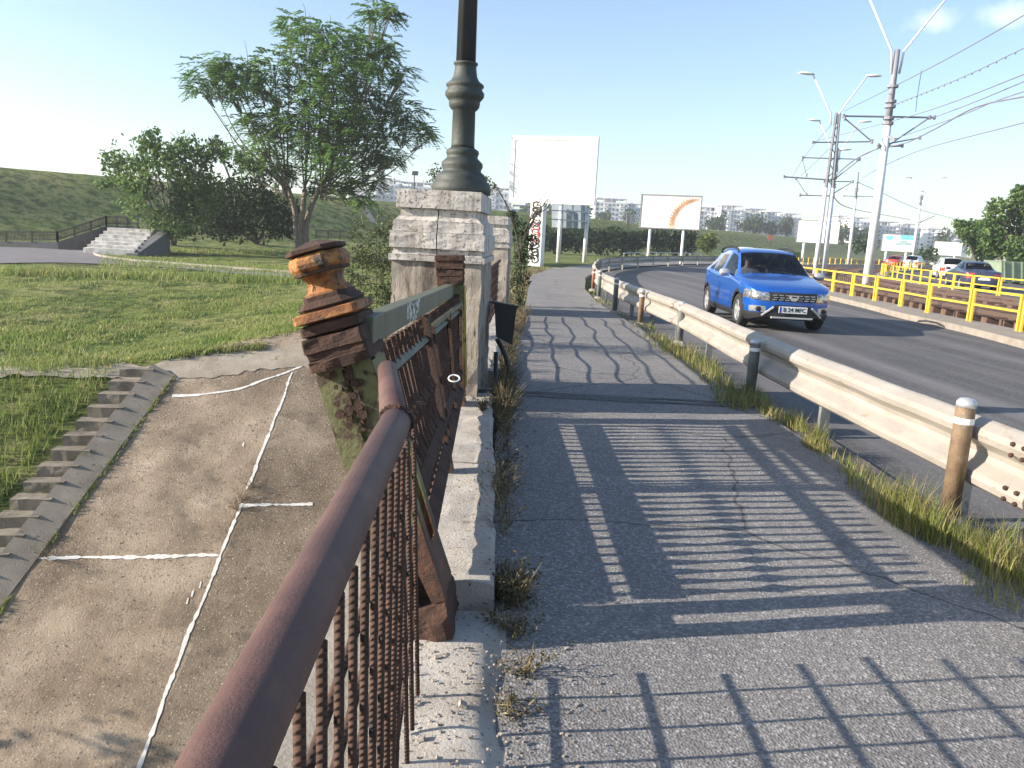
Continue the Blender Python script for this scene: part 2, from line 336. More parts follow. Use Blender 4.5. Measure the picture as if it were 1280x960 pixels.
def landL(x, y):
    e = interp(PATHL, y) - x
    if e < 0:
        z = -.16
    else:
        lw = -1.3 + .9 * smooth((y - 13) / 17.)
        z = lw + (-.12 - lw) * (1 - smooth((e - .9) / 8.))
    dk = crest_d(x, y)
    if dk < 22: z = max(z, z + (5.0 - z) * (1 - smooth((dk - 2.) / 17.)) )
    z += .05 * noise.noise(Vector((x * .3, y * .3, 0))) * min(1, max(0, e) / 2)
    return z
FLOOR = -7.6
def land(x, y):
    z = landL(x, y)
    if x < 1.5 and y < 40: z = min(z, max(FLOOR, S(x, y)))
    elif x >= 1.5 and y < 9: z = FLOOR
    return z
CY = {}
def crestY(x):
    k = round(x, 2)
    if k not in CY: CY[k] = crestY_(x)
    return CY[k]
def crestY_(x):
    y = 9.
    while y < 24 and S(x, y) < landL(x, y): y += .02
    return y
def gh(px, py, land=land):
    d = ray(px, py); t = 2.; st = .4
    while t < 900:
        p = O + d * t
        if p.z < land(p.x, p.y): break
        t += st; st *= 1.01
    lo, hi = t - st, t
    for _ in range(20):
        mid = (lo + hi) / 2; p = O + d * mid
        if p.z < land(p.x, p.y): hi = mid
        else: lo = mid
    p = O + d * hi; return Vector((p.x, p.y, land(p.x, p.y)))
def axis(segs):
    out = []
    for a, b, st in segs:
        n = max(1, round((b - a) / st)); out += [a + (b - a) * k / n for k in range(n)]
    return out + [segs[-1][1]]
XS = axis([(-900, -120, 60), (-120, -40, 4), (-40, -14, 1), (-14, -8, .5), (-8, 1, .3), (1, 1.49, .24), (1.49, 1.51, .01), (1.51, 30, 2.2), (30, 130, 5), (130, 900, 70)])
YS = axis([(-60, 2, 4), (2, 12, .6), (12, 18, .25), (18, 40, .8), (40, 140, 2.5), (140, 300, 6), (300, 1500, 100)])
def slope_zone(x, y):   # where the paved bank shows (right of the stair kerb)
    return x < 1.45
def landmat():
    m, nt, p, co = base('meadow_ground')
    n1 = noisetex(nt, co, .35, 8, .65); n2 = noisetex(nt, co, 3.2, 6, .7); 
    c = ramp(nt, n1, [(.28, (.09, .145, .035)), (.45, (.185, .235, .065)), (.56, (.28, .27, .11)), (.7, (.38, .32, .2))])
    c2 = ramp(nt, n2, [(.32, (.045, .075, .02)), (.5, (.14, .17, .05)), (.68, (.30, .26, .14))])
    c = mixc(nt, .5, c, c2)
    f3 = ramp(nt, noisetex(nt, co, 1.1, 9, .72, .3), [(.42, (.95,) * 3), (.55, (0,) * 3)]); c = mixc(nt, f3, c, (.035, .065, .016))
    nt.links.new(c, p.inputs['Base Color']); p.inputs['Roughness'].default_value = .95; p.inputs['Specular IOR Level'].default_value = .1
    b = nt.nodes.new('ShaderNodeBump'); b.inputs['Strength'].default_value = 1; b.inputs['Distance'].default_value = .12
    nt.links.new(noisetex(nt, co, 6, 8, .75), b.inputs['Height']); nt.links.new(b.outputs[0], p.inputs['Normal']); return m
M_land = landmat()
mb = MB(); mb.grid([[Vector((x, y, land(x, y))) for x in XS] for y in YS])
struct(mb.build('ground', M_land, sm=True))
w_ = MB(); w_.box((-40, 0, -7.5), (160, 60, .1)); struct(w_.build('water', mat('canal_water', (.03, .04, .03), 1, .1, .2, 3)))

# paved bank: its own sheet 2 cm over the land on the slope plane
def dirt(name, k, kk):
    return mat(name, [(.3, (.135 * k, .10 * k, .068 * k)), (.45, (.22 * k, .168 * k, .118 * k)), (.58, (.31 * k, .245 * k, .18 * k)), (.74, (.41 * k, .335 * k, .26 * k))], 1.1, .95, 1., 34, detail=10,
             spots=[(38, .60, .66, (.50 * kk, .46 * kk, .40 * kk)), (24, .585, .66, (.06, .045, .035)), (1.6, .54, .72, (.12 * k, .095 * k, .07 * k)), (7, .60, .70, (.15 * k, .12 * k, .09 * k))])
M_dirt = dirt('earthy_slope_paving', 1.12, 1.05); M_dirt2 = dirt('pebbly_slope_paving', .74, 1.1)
KA, KB = atS(218, 473), atS(-60, 845)      # kerb line beside the stairs
def kx(y): return KA.x + (KB.x - KA.x) * (y - KA.y) / (KB.y - KA.y)
def slopez(x, y): return max(FLOOR + .03, min(S(x, y), landL(x, y))) + .025 + .02 * noise.noise(Vector((x * 1.5, y * 1.5, 0))) 
rows = []
topY = crestY
for k in range(90):
    row = []
    for j in range(60):
        f = k / 89; g = j / 59
        y0 = 2.0
        x = kx(13.9) + g * (1.4 - kx(13.9))
        yt = topY(x) + .25
        y = y0 + f * (yt - y0)
        if g < .999: x = x + (kx(y) - kx(13.9)) * (1 - g) ** 1
        row.append(Vector((x, y, slopez(x, y))))
    rows.append(row)
mb = MB(); mb.grid(rows); o = struct(mb.build('slope', M_dirt, sm=True)); o.data.materials.append(M_dirt2)
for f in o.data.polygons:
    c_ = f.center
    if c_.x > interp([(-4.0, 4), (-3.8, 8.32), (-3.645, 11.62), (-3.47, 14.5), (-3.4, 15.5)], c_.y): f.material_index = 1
# light bare footway along the crest and the park paths
def samp(P, f):
    u = f * (len(P) - 1); i = min(len(P) - 2, int(u)); return P[i] + (P[i + 1] - P[i]) * (u - i)
def strip(name, left, right, matl, dz=.015, n=60, jit=0., zf=None):
    Lp = resample([Vector((p.x, p.y, 0)) for p in left], .3); Rp = resample([Vector((p.x, p.y, 0)) for p in right], .3)
    rows = []
    for k in range(n):
        a = samp(Lp, k / (n - 1)); b = samp(Rp, k / (n - 1))
        row = []; dn = (b - a).normalized() * jit
        a = a + dn * (noise.noise(Vector((a.x * 2, a.y * 2, 0))) + .6 * noise.noise(Vector((a.x * 7, a.y * 7, 0)))); b = b + dn * (noise.noise(Vector((b.x * 1.1, b.y * 1.1, 9))) + .6 * noise.noise(Vector((b.x * 6, b.y * 6, 9))))
        for j in range(17):
            q = a + (b - a) * (j / 16)
            row.append(Vector((q.x, q.y, (zf or land)(q.x, q.y) + dz)))
        rows.append(row)
    mb = MB(); mb.grid(rows); o = mb.build(name, matl, sm=True)
    return struct(o)
M_bare = mat('bare_dry_earth', [(.3, (.25, .21, .16)), (.55, (.36, .315, .255)), (.8, (.45, .40, .34))], 2.5, .95, .7, 40, spots=[(5, .6, .68, (.15, .16, .07))])
strip('footpath', [gh(*p) for p in ((-60, 461), (60, 459), (160, 457), (215, 452), (290, 444), (350, 437), (400, 430))],
      [gh(*p) for p in ((-60, 475), (60, 474), (160, 474), (215, 477), (290, 472), (350, 464), (400, 454))], M_bare, 0, 140, .12, lambda x, y: max(land(x, y) + .03, slopez(x, y) + .012))
strip('path', [gh(*p) for p in ((-90, 312), (0, 309.5), (108, 311.5), (117, 318), (150, 326), (250, 333.5), (375, 343), (430, 347))],
      [gh(*p) for p in ((-90, 331), (0, 330), (70, 329), (130, 331), (180, 333.5), (260, 339.5), (375, 349), (430, 353))], M_path2, .03, 80, .1)
# painted white joint lines on the bank
def wline(px, w=.021, wob=.03, seg=.05):
    pts = resample([atS(*p) for p in px], seg); rows = []
    for i, p in enumerate(pts):
        t = (pts[min(i + 1, len(pts) - 1)] - pts[max(i - 1, 0)]).normalized(); nrm = t.cross(Vector((0, 0, 1))).normalized()
        o = wob * noise.noise(p * 2.); ww = w * max(.25, 1 + .8 * noise.noise(p * 7.) + .9 * noise.noise(p * 26.))
        rows.append([Vector((q.x, q.y, slopez(q.x, q.y) + .008)) for q in (p + nrm * (o - ww), p + nrm * (o + ww))])
    mb = MB(); mb.grid(rows); return mb
ml = MB()
for px in ([(366, 468), (330, 560), (308, 615)], [(303, 632), (285, 672), (255, 748), (215, 850), (172, 968)], [(44, 700), (160, 699.5), (274, 697)], [(299, 635.5), (350, 633), (392, 632)], ):
    q = wline(px); ml.add(q.v, q.f)
q = wline([(215, 497), (280, 492), (330, 477), (384, 457)], .02, .03); ml.add(q.v, q.f)
for x, y in ((234, 757), (250, 737), (303, 560), (240, 748)):
    q = wline([(x, y), (x + 2, y - 8)], .012); ml.add(q.v, q.f)
struct(ml.build('lane_markings', M_wline))
# stair kerb + steps down the bank
def onS(p, dz): return Vector((p.x, p.y, S(p.x, p.y) + dz))
kd = (KB - KA); kd2 = Vector((kd.x, kd.y, 0)).normalized(); kn = Vector((kd2.y, -kd2.x, 0)); kn = kn if kn.x < 0 else -kn
t = empty('stair_kerb', KA, 'long sloping concrete kerb between the earthy bank and the steps', 'kerb')
rings = []
for k in range(24):
    p = KA + kd * (k / 23)
    rings.append([onS(p, -.1), onS(p, .06 + .012 * noise.noise(p * 3)), onS(p + kn * .42, .16 + .014 * noise.noise(p * 2)), onS(p + kn * .42, -.1)])
MB().loft(rings).build('kerb_stone', M_stepk, t, world=True)
cn = Vector((-math.cos(R(8)), -math.sin(R(8)), 0))
t = empty('bank_steps', KA + kn * .6, 'worn concrete steps going down the grassy bank at the left edge', 'steps')
for k in range(22):
    a = KA + kd * ((k - 1.0) / 17); w0, w1 = .425, 1.0 + .1 * noise.noise(Vector((k, 0, 0)))
    z = S((a + cn * .7).x, (a + cn * .7).y) - .01; dep = Vector((math.sin(R(8)), -math.cos(R(8)), 0)) * .31
    c = [a + cn * w0, a + cn * w1, a + cn * w1 + dep, a + cn * w0 + dep]
    MB().prism([Vector((q.x, q.y, z - .45)) for q in c], (0, 0, .45)).build('step', M_stepc, t, world=True, sub=4); bm_rough(t.children[-1], .02, 5); bm_rough(t.children[-1], .008, 19)

# ------------------------------------------------------------------ deck, pavement, road
def polystrip(tabL, tabR, ys, z, thick=0):
    rows = [[Vector((fl(tabL, y), y, z)), Vector((fl(tabR, y), y, z))] for y in ys]
    mb = MB()
    if thick:
        mb.loft([[r_[0], r_[1], r_[1] - Vector((0, 0, thick)), r_[0] - Vector((0, 0, thick))] for r_ in rows])
    else: mb.grid(rows)
    return mb
def fl(t, y): return t(y) if callable(t) else interp(t, y)
def curve_strip(c1, o1, c2, o2, z, thick=.0, n=160, m_=10):
    A = resample(c1, .5); B = resample(c2, .5); rows = []
    for k in range(n):
        a = samp(A, k / (n - 1)); b = samp(B, k / (n - 1)); d = (b - a).normalized()
        a = a + d * o1; b = b - d * o2
        rows.append([Vector((*(a + (b - a) * (j / m_)).xy, z)) for j in range(m_ + 1)])
    mb = MB()
    if thick:
        mb.loft([[r_[0], r_[-1], r_[-1] - Vector((0, 0, thick)), r_[0] - Vector((0, 0, thick))] for r_ in rows])
    else: mb.grid(rows)
    return mb
G = [Vector(p) for p in GUARD]
PL = [Vector((p[0], p[1], 0)) for p in PATHL]
ys = axis([(-4, 40, .4)])
pr = lambda y: (2.62 if y < 12 else 2.62 + (interp([(p[0], p[1]) for p in GUARD], y) - 3.03 + .1) * .95) + .04 * noise.noise(Vector((0, y * 1.3, 0)))
pl = lambda y: interp(PATHL, y) + .0
rows = [[Vector((pl(y) + (pr(y) - pl(y)) * j / 12, y, .008 * noise.noise(Vector((j * .5, y * .6, 0))))) for j in range(13)] for y in ys]
mb = MB(); mb.grid(rows)
mb.add([rows[k][s_] + Vector((0, 0, dz)) for k in range(len(rows)) for s_ in (0, 12) for dz in (0, -.14)],
       [(4 * k, 4 * k + 1, 4 * k + 5, 4 * k + 4) for k in range(len(rows) - 1)] + [(4 * k + 2, 4 * k + 3, 4 * k + 7, 4 * k + 6) for k in range(len(rows) - 1)])
struct(mb.build('pavement', M_path, sm=True))
mb = curve_strip([(3.2, 39.5, 0), (6.6, 50, 0), (13, 64, 0), (24, 79.5, 0), (36, 92.5, 0), (52, 107.5, 0)], 0, [(5.4, 39.5, 0), (9.4, 50, 0), (16.3, 63.5, 0), (26.4, 76.8, 0), (38.4, 90, 0), (54.4, 105, 0)], 0, -.07, 0, 60)
struct(mb.build('far_pavement', M_path, sm=True))
struct(curve_strip(GUARD, .0, FENA, .8, -.08, 0).build('road', M_road, sm=True))
# earth verge between pavement and guard rail
mb = MB(); mb.grid([[Vector((pr(y) - .06 + (.34 + .06 * noise.noise(Vector((0, y, 3)))) * j / 5, y, -.012 - .006 * j + .02 * noise.noise(Vector((j * 2, y * 2, 0))))) for j in range(6)] for y in axis([(-4, 22, .2)])])
struct(mb.build('verge', mat('verge_earth', [(.3, (.07, .06, .05)), (.7, (.16, .14, .115))], 6, .95, 1, 40), sm=True))
mb = MB(); mb.box((5.5, 3.2, -.62), (12.2, 14.5, .8)); struct(mb.build('bridge_deck', M_conc))
mb = MB(); mb.box((-.36, 3.2, -.5), (.5, 14.5, .96)); 
struct(mb.build('bridge_edge', M_conc))
# expansion joint across the pavement
mb = MB()
for s_ in (0, 1):
    mb.grid([[Vector((.15 + 2.45 * k / 30, 7.35 + s_ * .16 - .10 * k / 30 + .02 * noise.noise(Vector((k * .7, s_ * 5, 0))) + w * (.022 + .01 * noise.noise(Vector((k, 2, 0)))), .013)) for w in (-1, 1)] for k in range(31)])
struct(mb.build('expansion_joint', mat('tar_joint', (.05, .05, .055), 6, .8)))
# road kerb, tram bed
A_in = [(p[0], p[1], 0) for p in FENA]
mb = curve_strip([(x - .85, y, 0) for x, y, z in FENA], 0, [(x + .25, y, 0) for x, y, z in FENA], 0, .06, .2, 200); struct(mb.build('kerb', M_kerb2))
struct(curve_strip(FENA, .25, FENB, .25, -.04, 0, 120).build('tram_bed', M_ballast, sm=True))
mb = curve_strip(FENB, -.3, [(x + .6, y, 0) for x, y, z in FENB], 0, .05, .2, 120); struct(mb.build('far_kerb', M_kerb2))
struct(curve_strip([(x + .6, y, 0) for x, y, z in FENB], 0, [(x + 8.5, y - 1.5, 0) for x, y, z in FENB], 0, -.08, 0, 120).build('far_road', M_road, sm=True))

# ------------------------------------------------------------------ stone parapet kerb
t = empty('stone_parapet_kerb', (-.05, 4.8, 0), 'pitted pale stone kerb under the rusty balustrade along the pavement', 'kerb')
for a, b, x0, x1, z1 in ((2.95, 4.6, -.25, .085, .13), (4.61, 7.0, -.25, .085, .135), (7.9, 11.4, -.2, .2, .13), (11.41, 14.9, -.05, .4, .13)):
    q = MB(); n = int((b - a) / .08)
    q.loft([[Vector((x0, y, -.1)), Vector((x0, y, z1)), Vector((x0 + (x1 - x0) * .33, y, z1)), Vector((x0 + (x1 - x0) * .66, y, z1)), Vector((x1 - .02, y, z1)), Vector((x1, y, z1 - .02)), Vector((x1, y, -.1))] for y in [a + (b - a) * k / n for k in range(n + 1)]])
    q.jitter(.018, 6).build('kerb_block', M_kerbst, t, world=True)
q = MB(); q.grid([[Vector((x, y, .035 + .02 * noise.noise(Vector((x * 5, y * 5, 1))) - .035 * smooth((x - .02) / .1) - .02 * smooth((2.0 - y) / 1))) for x in axis([(-.3, .13, .03)])] for y in axis([(-2, 2.9, .06)])])
q.build('broken_kerb', M_kerbst, t, sm=True, world=True)
# loose rubble bits on the pavement edge: uncountable grit
q = MB()
for k in range(900):
    y = 1.6 + rnd() ** 1.5 * 6; x = .1 + abs(random.gauss(0, .16)); s_ = U(.002, .0065) * (1 + (rnd() < .03) * 1.2)
    if rnd() < .3: x = U(-.2, .12); y = U(1.6, 2.9)
    z = .004 if x > .11 else (.04 if y < 2.9 else .14)
    q.box((x, y, z + s_ * .3), (s_ * U(1, 2), s_ * U(1, 2), s_), Matrix.Rotation(U(0, 3), 3, 'Z') @ Matrix.Rotation(U(-.5, .5), 3, 'X'))
o = q.build('gravel', M_rubble); tag(o, 'loose grit and concrete crumbs along the pavement edge', 'gravel', kind='stuff')

# ------------------------------------------------------------------ near handrail of pipe and rebar
t = empty('pipe_railing', (-.18, 1.0, 0), 'near maroon pipe handrail with rusty rebar grid below it', 'railing')
end2 = atY(484, 462, 2.62)
MB().tube([(-.18, -1.5, 1.1), (-.18, 1.63, 1.1)], .0325, 24).build('handrail', M_pipe, t, sm=True, world=True)
MB().tube([(-.181, 1.615, 1.1), end2], .0315, 24).build('handrail_bend', M_pipe, t, sm=True, world=True)
q = MB(); 
for k in range(26):
    a = k / 26 * 6.28; q.box((-.18 + .034 * math.cos(a), 1.625 + U(-.004, .004), 1.1 + .034 * math.sin(a)), (U(.005, .011), .008, U(.005, .011)), Matrix.Rotation(U(0, 3), 3, 'X'))
q.build('weld_seam', M_rust, t, world=True)
MB().bar((-.17, -1.5, 1.062), (-.17, 1.66, 1.062), .012, .03).build('flat_bar', M_rust, t, world=True)
for k in range(29):
    y = -1.3 + k * .106
    if y > 1.75: break
    l1 = U(-.006, .006); h = 1.05 + U(-.02, .0)
    MB().tube([(-.165 + l1, y + .02, .02), (-.165, y, .55), (-.168, y, h)], .0070, 8).build('bar', M_rustbar, t, sm=True, world=True)
for k, z in enumerate((.17, .29, .41, .53, .64, .76, .88)):
    MB().tube([(-.185, -1.5, z), (-.185, .5, z + U(-.01, .01)), (-.18, 1.6, z), (-.19 - .04 * z, 2.42 + U(-.06, .06), z + .02)], .0075, 8).build('crossbar', M_rustbar, t, sm=True, world=True)
for z, y in ((.33, 1.95), (.33, 2.1), (.33, 2.28)):
    MB().tube([(-.165, y + .02, .04), (-.20, y, .93)], .0075, 8).build('bar', M_rustbar, t, sm=True, world=True)

# ------------------------------------------------------------------ iron posts
def csq(hw, z, ch=.3, hy=None):
    hy = hy or hw; c = min(hw, hy) * ch
    return [Vector(p) for p in ((-hw, -hy + c, z), (-hw + c, -hy, z), (hw - c, -hy, z), (hw, -hy + c, z), (hw, hy - c, z), (hw - c, hy, z), (-hw + c, hy, z), (-hw, hy - c, z))]
def iron_post(M, label, full):
    t = empty('iron_post', None, label, 'post', 'iron balustrade posts', M=M)
    q = MB(); q.box((0, 0, .03), (.20, .19, .13)); q.build('foot_block', M_rust, t, sub=5)
    bm_rough(t.children[-1], .014, 16)
    for sy in (-1, 1):
        for sx in (-1, 1):
            q = MB(); y = .082 * sy
            q.prism([(.105 * sx, y, .1), (.055 * sx, y, .1), (.012 * sx, y, .40), (.009 * sx, y, 1.02), (.098 * sx, y, 1.02), (.098 * sx, y, .4)], (0, .006, 0))
            q.build('face_plate', M_green, t)
    for sx in (-1, 1):
        q = MB(); x = .1 * sx
        q.box((x, -.060, .55), (.006, .040, .92)); q.box((x, .060, .55), (.006, .040, .92)); q.box((x, 0, .2), (.006, .08, .20)); q.box((x, 0, .97), (.006, .08, .10))
        q.build('side_plate', M_green, t)
    q = MB(); q.bar((-.06, 0, .12), (.05, 0, .34), .012, .03); q.build('brace', M_rust, t)
    q = MB(); q.prism([(-.07, -.03, .1), (.07, -.03, .1), (.02, -.03, .34), (-.03, -.03, .34)], (0, .02, 0)); q.build('gusset', M_rust, t, sub=2)
    # peeling rust patch on the faces
    for k in range(44):
        a, b = random.gauss(0, .028), U(.78, 1.0) if k < 30 else U(.5, .8)
        q = MB(); n_ = 7; c_ = Vector((a * (1 if b > .8 else .45), -.0865, b)); r_ = U(.006, .02)
        q.prism([c_ + Vector((r_ * U(.5, 1.3) * math.cos(6.283 * i / n_), 0, r_ * U(.5, 1.3) * math.sin(6.283 * i / n_))) for i in range(n_)], (0, -U(.002, .007), 0))
        q.build('rust_flake', M_rust, t)
    def lf(name, prof, mt, ch=.3, sm=False, n=0):
        if name != 'collar' and full: prof = [(z, h * (.92 if z < 1.24 else .80)) for z, h in prof]
        q = MB(); q.loft([csq(h, z, ch) for z, h in prof]); o = q.build(name, mt, t, sm=sm)
        return o
    o = lf('collar', [(1.02, .106), (1.055, .109), (1.057, .105), (1.085, .106), (1.087, .11), (1.135, .108)], M_rust, .08)
    sub_rough(o, .008, 22)
    if full:
        lf('moulding', [(1.137, .098), (1.145, .112), (1.175, .112), (1.18, .1)], M_rust, .12)
        lf('moulding', [(1.182, .1), (1.19, .122), (1.217, .122), (1.22, .108)], M_orange, .12)
        lf('moulding', [(1.222, .1), (1.232, .108), (1.252, .106), (1.254, .096), (1.27, .095)], M_rust, .3)
        lf('neck', [(1.27, .09), (1.278, .09), (1.285, .078), (1.305, .068), (1.325, .07), (1.335, .082), (1.345, .084)], M_orange, .45)
        lf('bulb', [(1.346, .088), (1.352, .105), (1.365, .116), (1.38, .119), (1.395, .117), (1.408, .108), (1.412, .095)], M_orange, .55)
        o = lf('cap', [(1.414, .104), (1.418, .115), (1.43, .114), (1.434, .105), (1.455, .03), (1.457, .012)], M_rust, .45)
        o = lf('bulb_band', [(1.342, .09), (1.344, .108), (1.353, .109), (1.355, .09)], M_rust, .5)
    else:
        o = lf('cap', [(1.137, .1), (1.14, .113), (1.178, .112), (1.18, .104), (1.20, .104), (1.203, .114), (1.24, .112), (1.245, .10)], M_rust, .06); sub_rough(o, .01, 18)
        q = MB(); q.box((.112, 0, .6), (.012, .12, .8)); q.build('side_strap', M_yel2, t, sub=2)
    return t
def sub_rough(o, a, sc, cuts=3):
    bm = bmesh.new(); bm.from_mesh(o.data); bmesh.ops.subdivide_edges(bm, edges=bm.edges, cuts=cuts, use_grid_fill=True); bm.to_mesh(o.data); bm.free(); bm_rough(o, a, sc)
b0 = Vector((-.165, 2.78, .06)); ztop = (Vector((-.615, 2.82, 1.45)) - b0).normalized()
yax = Vector((.03, 1, 0)); yax = (yax - ztop * yax.dot(ztop)).normalized(); xax = yax.cross(ztop)
M1 = Matrix((xax * 1.0, yax * 1.5, ztop)).transposed().to_4x4(); M1.translation = b0
iron_post(M1, 'leaning rusty iron post with rounded orange finial beside the pipe handrail', True)
b1 = atY(590, 505, 6.25); b1 = Vector((-.235, 6.25, .08))
M2 = Matrix.Translation(b1) @ Matrix.Rotation(R(-3), 4, 'Y')
iron_post(M2, 'upright rusty iron post with broken top in front of the stone pillar', False)

# ------------------------------------------------------------------ balustrade panel
def pp(f, h):   # point on the twisted panel: f 0..1 along, h height
    y = 2.98 + f * 3.16
    lean = (-.30 * (1 - f) ** 1.0 - .03)
    return Vector((-.165 + lean * h - .03 * f, y, .1 + h))
t = empty('balustrade_panel', (-.17, 4.5, .1), 'twisted rusty balustrade panel of flat bars under a green top beam', 'balustrade')
ba, bb = atY(476, 411, 2.86), atY(562, 363, 6.18)
ba = bb + (ba - bb) * 1.03 + Vector((-.045, 0, 0))
MB().bar(ba, bb, .07, .10).build('top_beam', M_beam, t, bevel=.004, world=True)
q = MB()
for k in range(46):      # scrawl of white spray paint on the beam
    f = .24 + .13 * rnd(); c = ba + (bb - ba) * f; h = U(-.036, .036)
    q.bar(c + Vector((.0365, 0, h)), c + Vector((.0365, U(-.05, .05), max(-.045, min(.045, h + U(-.05, .05))))), .0025, .006)
q.build('spray_scrawl', M_white, t, world=True)
for h0, hh, w in ((.165, .10, .05), (.315, .085, .04), (.80, .05, .045)):
    MB().tube([pp(k / 12, h0) for k in range(13)], hh * .55, 4).build('rail', M_beam if h0 > .7 else M_rust, t, world=True)
for k in range(30):
    f = (k + .5) / 30
    if abs(f - .46) < .02: continue
    q = MB(); q.tube([pp(f, .15), pp(f, .5), pp(f, .92)], .016, 4)
    c = pp(f, .56); ax = (pp(f, .6) - c).normalized()
    q.tube([c - ax * .07, c - ax * .03, c, c + ax * .03, c + ax * .07], [.013, .026, .045, .026, .013], 6)
    c = pp(f, .40); q.tube([c - ax * .06, c - ax * .02, c + ax * .07], [.014, .034, .01], 6)
    c = pp(f, .875); q.tube([c - ax * .035, c, c + ax * .045], [.012, .024, .006], 6)
    q.jitter(.006, 30).build('bar', M_rustbar if k % 3 else M_rust, t, world=True)
# boxed middle stile and hinged inner frame
for f, w in ((.46, .075),):
    q = MB(); a, b = pp(f, .03), pp(f, .93); q.bar(a, b, .07, .10, (0, 1, 0)); q.build('stile', M_rust, t, sub=2, world=True); 
for f0, f1 in ((.5, .74), (.75, .98)):
    for seg in (((f0, .12), (f0, .86)), ((f1, .12), (f1, .86))):
        MB().bar(pp(*seg[0]) + Vector((.03, 0, 0)), pp(*seg[1]) + Vector((.03, 0, 0)), .02, .035, (0, 1, 0)).build('frame_bar', M_rust, t, world=True)
    MB().bar(pp(f0, .86) + Vector((.03, 0, 0)), pp(f1, .86) + Vector((.03, 0, 0)), .02, .03).build('frame_bar', M_beam, t, world=True)

# rusty lattice fencing beyond the pillar
t = empty('rebar_railing', (.05, 8.6, .1), 'low rebar railing between the two stone pillars', 'railing')
def rx(y): return interp([(-.12, 7.9), (.02, 11), (.22, 14.9)], y)
for z in (.22, .36, .50, .64, .78, .92):
    MB().tube([(rx(y) + .02 * noise.noise(Vector((y * 1.6, z * 9, 0))), y, z + .05 * noise.noise(Vector((y * .9, z * 3, 4)))) for y in axis([(7.95, 14.8, .25)])], .009, 6).build('crossbar', M_rustbar, t, world=True)
for k in range(58):
    y = 7.98 + k * .118
    MB().tube([(rx(y) - .02, y, .1), (rx(y) - .02, y, 1.0)], .0065, 5).build('bar', M_rustbar, t, world=True)
MB().tube([(rx(7.95), 7.95, 1.02), (rx(14.8), 14.8, 1.02)], .025, 8).build('handrail', M_rust, t, world=True)

# ------------------------------------------------------------------ stone pillars with lamp
def pillar(cx, y0, label, base_z=-.6):
    HX, HY = 1., .27; RZ = Matrix.Rotation(R(-4), 3, 'Z')
    t = empty('stone_pillar', (cx, y0 + .66, 0), label, 'pillar', 'stone pillars of the bridge')
    c = Vector((cx, y0 + .66, 0))
    def blk(name, z0, z1, h0, h1, mt, split=False, j=.008, sub=4):
        for s_ in ((-1, 1) if split else (0,)):
            q = MB()
            if s_ == 0: q.loft([[c + RZ @ Vector((x * HX, y + (HY if y > 0 else -HY), z)) for x, y in ((-h, -h), (h, -h), (h, h), (-h, h))] for z, h in ((z0, h0), (z1, h1))])
            else:
                q.loft([[c + RZ @ Vector((x * HX, y + (HY if y > 0 else -HY), z)) for x, y in sorted_rect(s_, h)] for z, h in ((z0, h0), (z1, h1))])
            o = q.build(name, mt, t, sub=sub, world=True); bm_rough(o, j, 7); bm_rough(o, j * .5, 25)
    def sorted_rect(s_, h): 
        a, b = (-h, -.004) if s_ < 0 else (.004, h)
        return ((a, -h), (b, -h), (b, h), (a, h))
    K = 1.0
    blk('shaft', base_z, .38, .385, .385, M_shaft, False, .02, 6)
    blk('shaft', .38, 1.248, .378, .374, M_shaft, False, .014, 8)
    blk('ledge', 1.25, 1.297, .40, .40, M_trav, False, .006)
    blk('neck', 1.299, 1.352, .375, .365, M_trav, True, .008)
    blk('cornice', 1.354, 1.487, .398, .394, M_trav, True, .012)
    blk('cornice', 1.490, 1.578, .374, .37, M_trav, True, .012)
    blk('cove', 1.580, 1.612, .362, .328, M_trav, True, .008)
    blk('neck', 1.614, 1.676, .322, .318, M_trav, True, .008)
    blk('cap', 1.678, 1.832, .355, .348, M_trav, False, .008, 6)
    return t
pillar(-.385, 6.62, 'big weathered stone pillar with stepped top carrying the lamp post')
pillar(.03, 15.0, 'second smaller looking stone pillar behind the first, without a lamp')
lc = Vector((-.27, 7.28, 1.835))
t = empty('lamp_post', lc, 'dark green cast iron lamp post standing on the stone pillar', 'lamp post')
s_ = 7.28 / 985 * 1.02
prof = [(245, 35), (238, 35.5), (232, 33.5), (229, 30), (226, 30.5), (221, 26), (219, 23), (217, 22.5), (213, 24.5), (209, 24.2), (205, 20), (203, 18), (200, 18.5), (198, 19.5), (195, 19), (193, 16), (192, 14.2)]
MB().lathe([((245 - y) * s_, r * s_) for y, r in prof], lc, 32).build('base', M_lamp, t, sm=True, world=True)
prof = [(192, 14), (188, 13.6), (150, 13.2), (149, 15), (146, 17.5), (142, 18.3), (139.5, 18), (138, 19.5), (134, 22.6), (130, 22.8), (127, 20.5), (125, 20), (123, 22.2), (121, 21.8), (117, 16.5), (112, 13.8), (104, 12.6), (100, 12.4), (99, 14), (97, 14), (96.5, 12)]
MB().lathe([((245 - y) * s_, r * s_) for y, r in prof], lc, 32).build('pedestal', M_lamp, t, sm=True, world=True)
q = MB(); n = 32
q.loft([[lc + Vector((r * (1 + (.0 if j % 4 else -.09)) * math.cos(6.2832 * j / n), r * (1 + (.0 if j % 4 else -.09)) * math.sin(6.2832 * j / n), z)) for j in range(n)] for z, r in ((148.5 * s_, 11.6 * s_), (400 * s_, 9.2 * s_), (520 * s_, 7.5 * s_))])
q.build('shaft', M_lampd, t, sm=True, world=True)
h = 520 * s_
MB().lathe([(h, .05), (h + .05, .09), (h + .08, .05), (h + .25, .05), (h + .3, .14), (h + .33, .06), (h + .5, .03)], lc, 16).build('finial', M_lampd, t, sm=True, world=True)
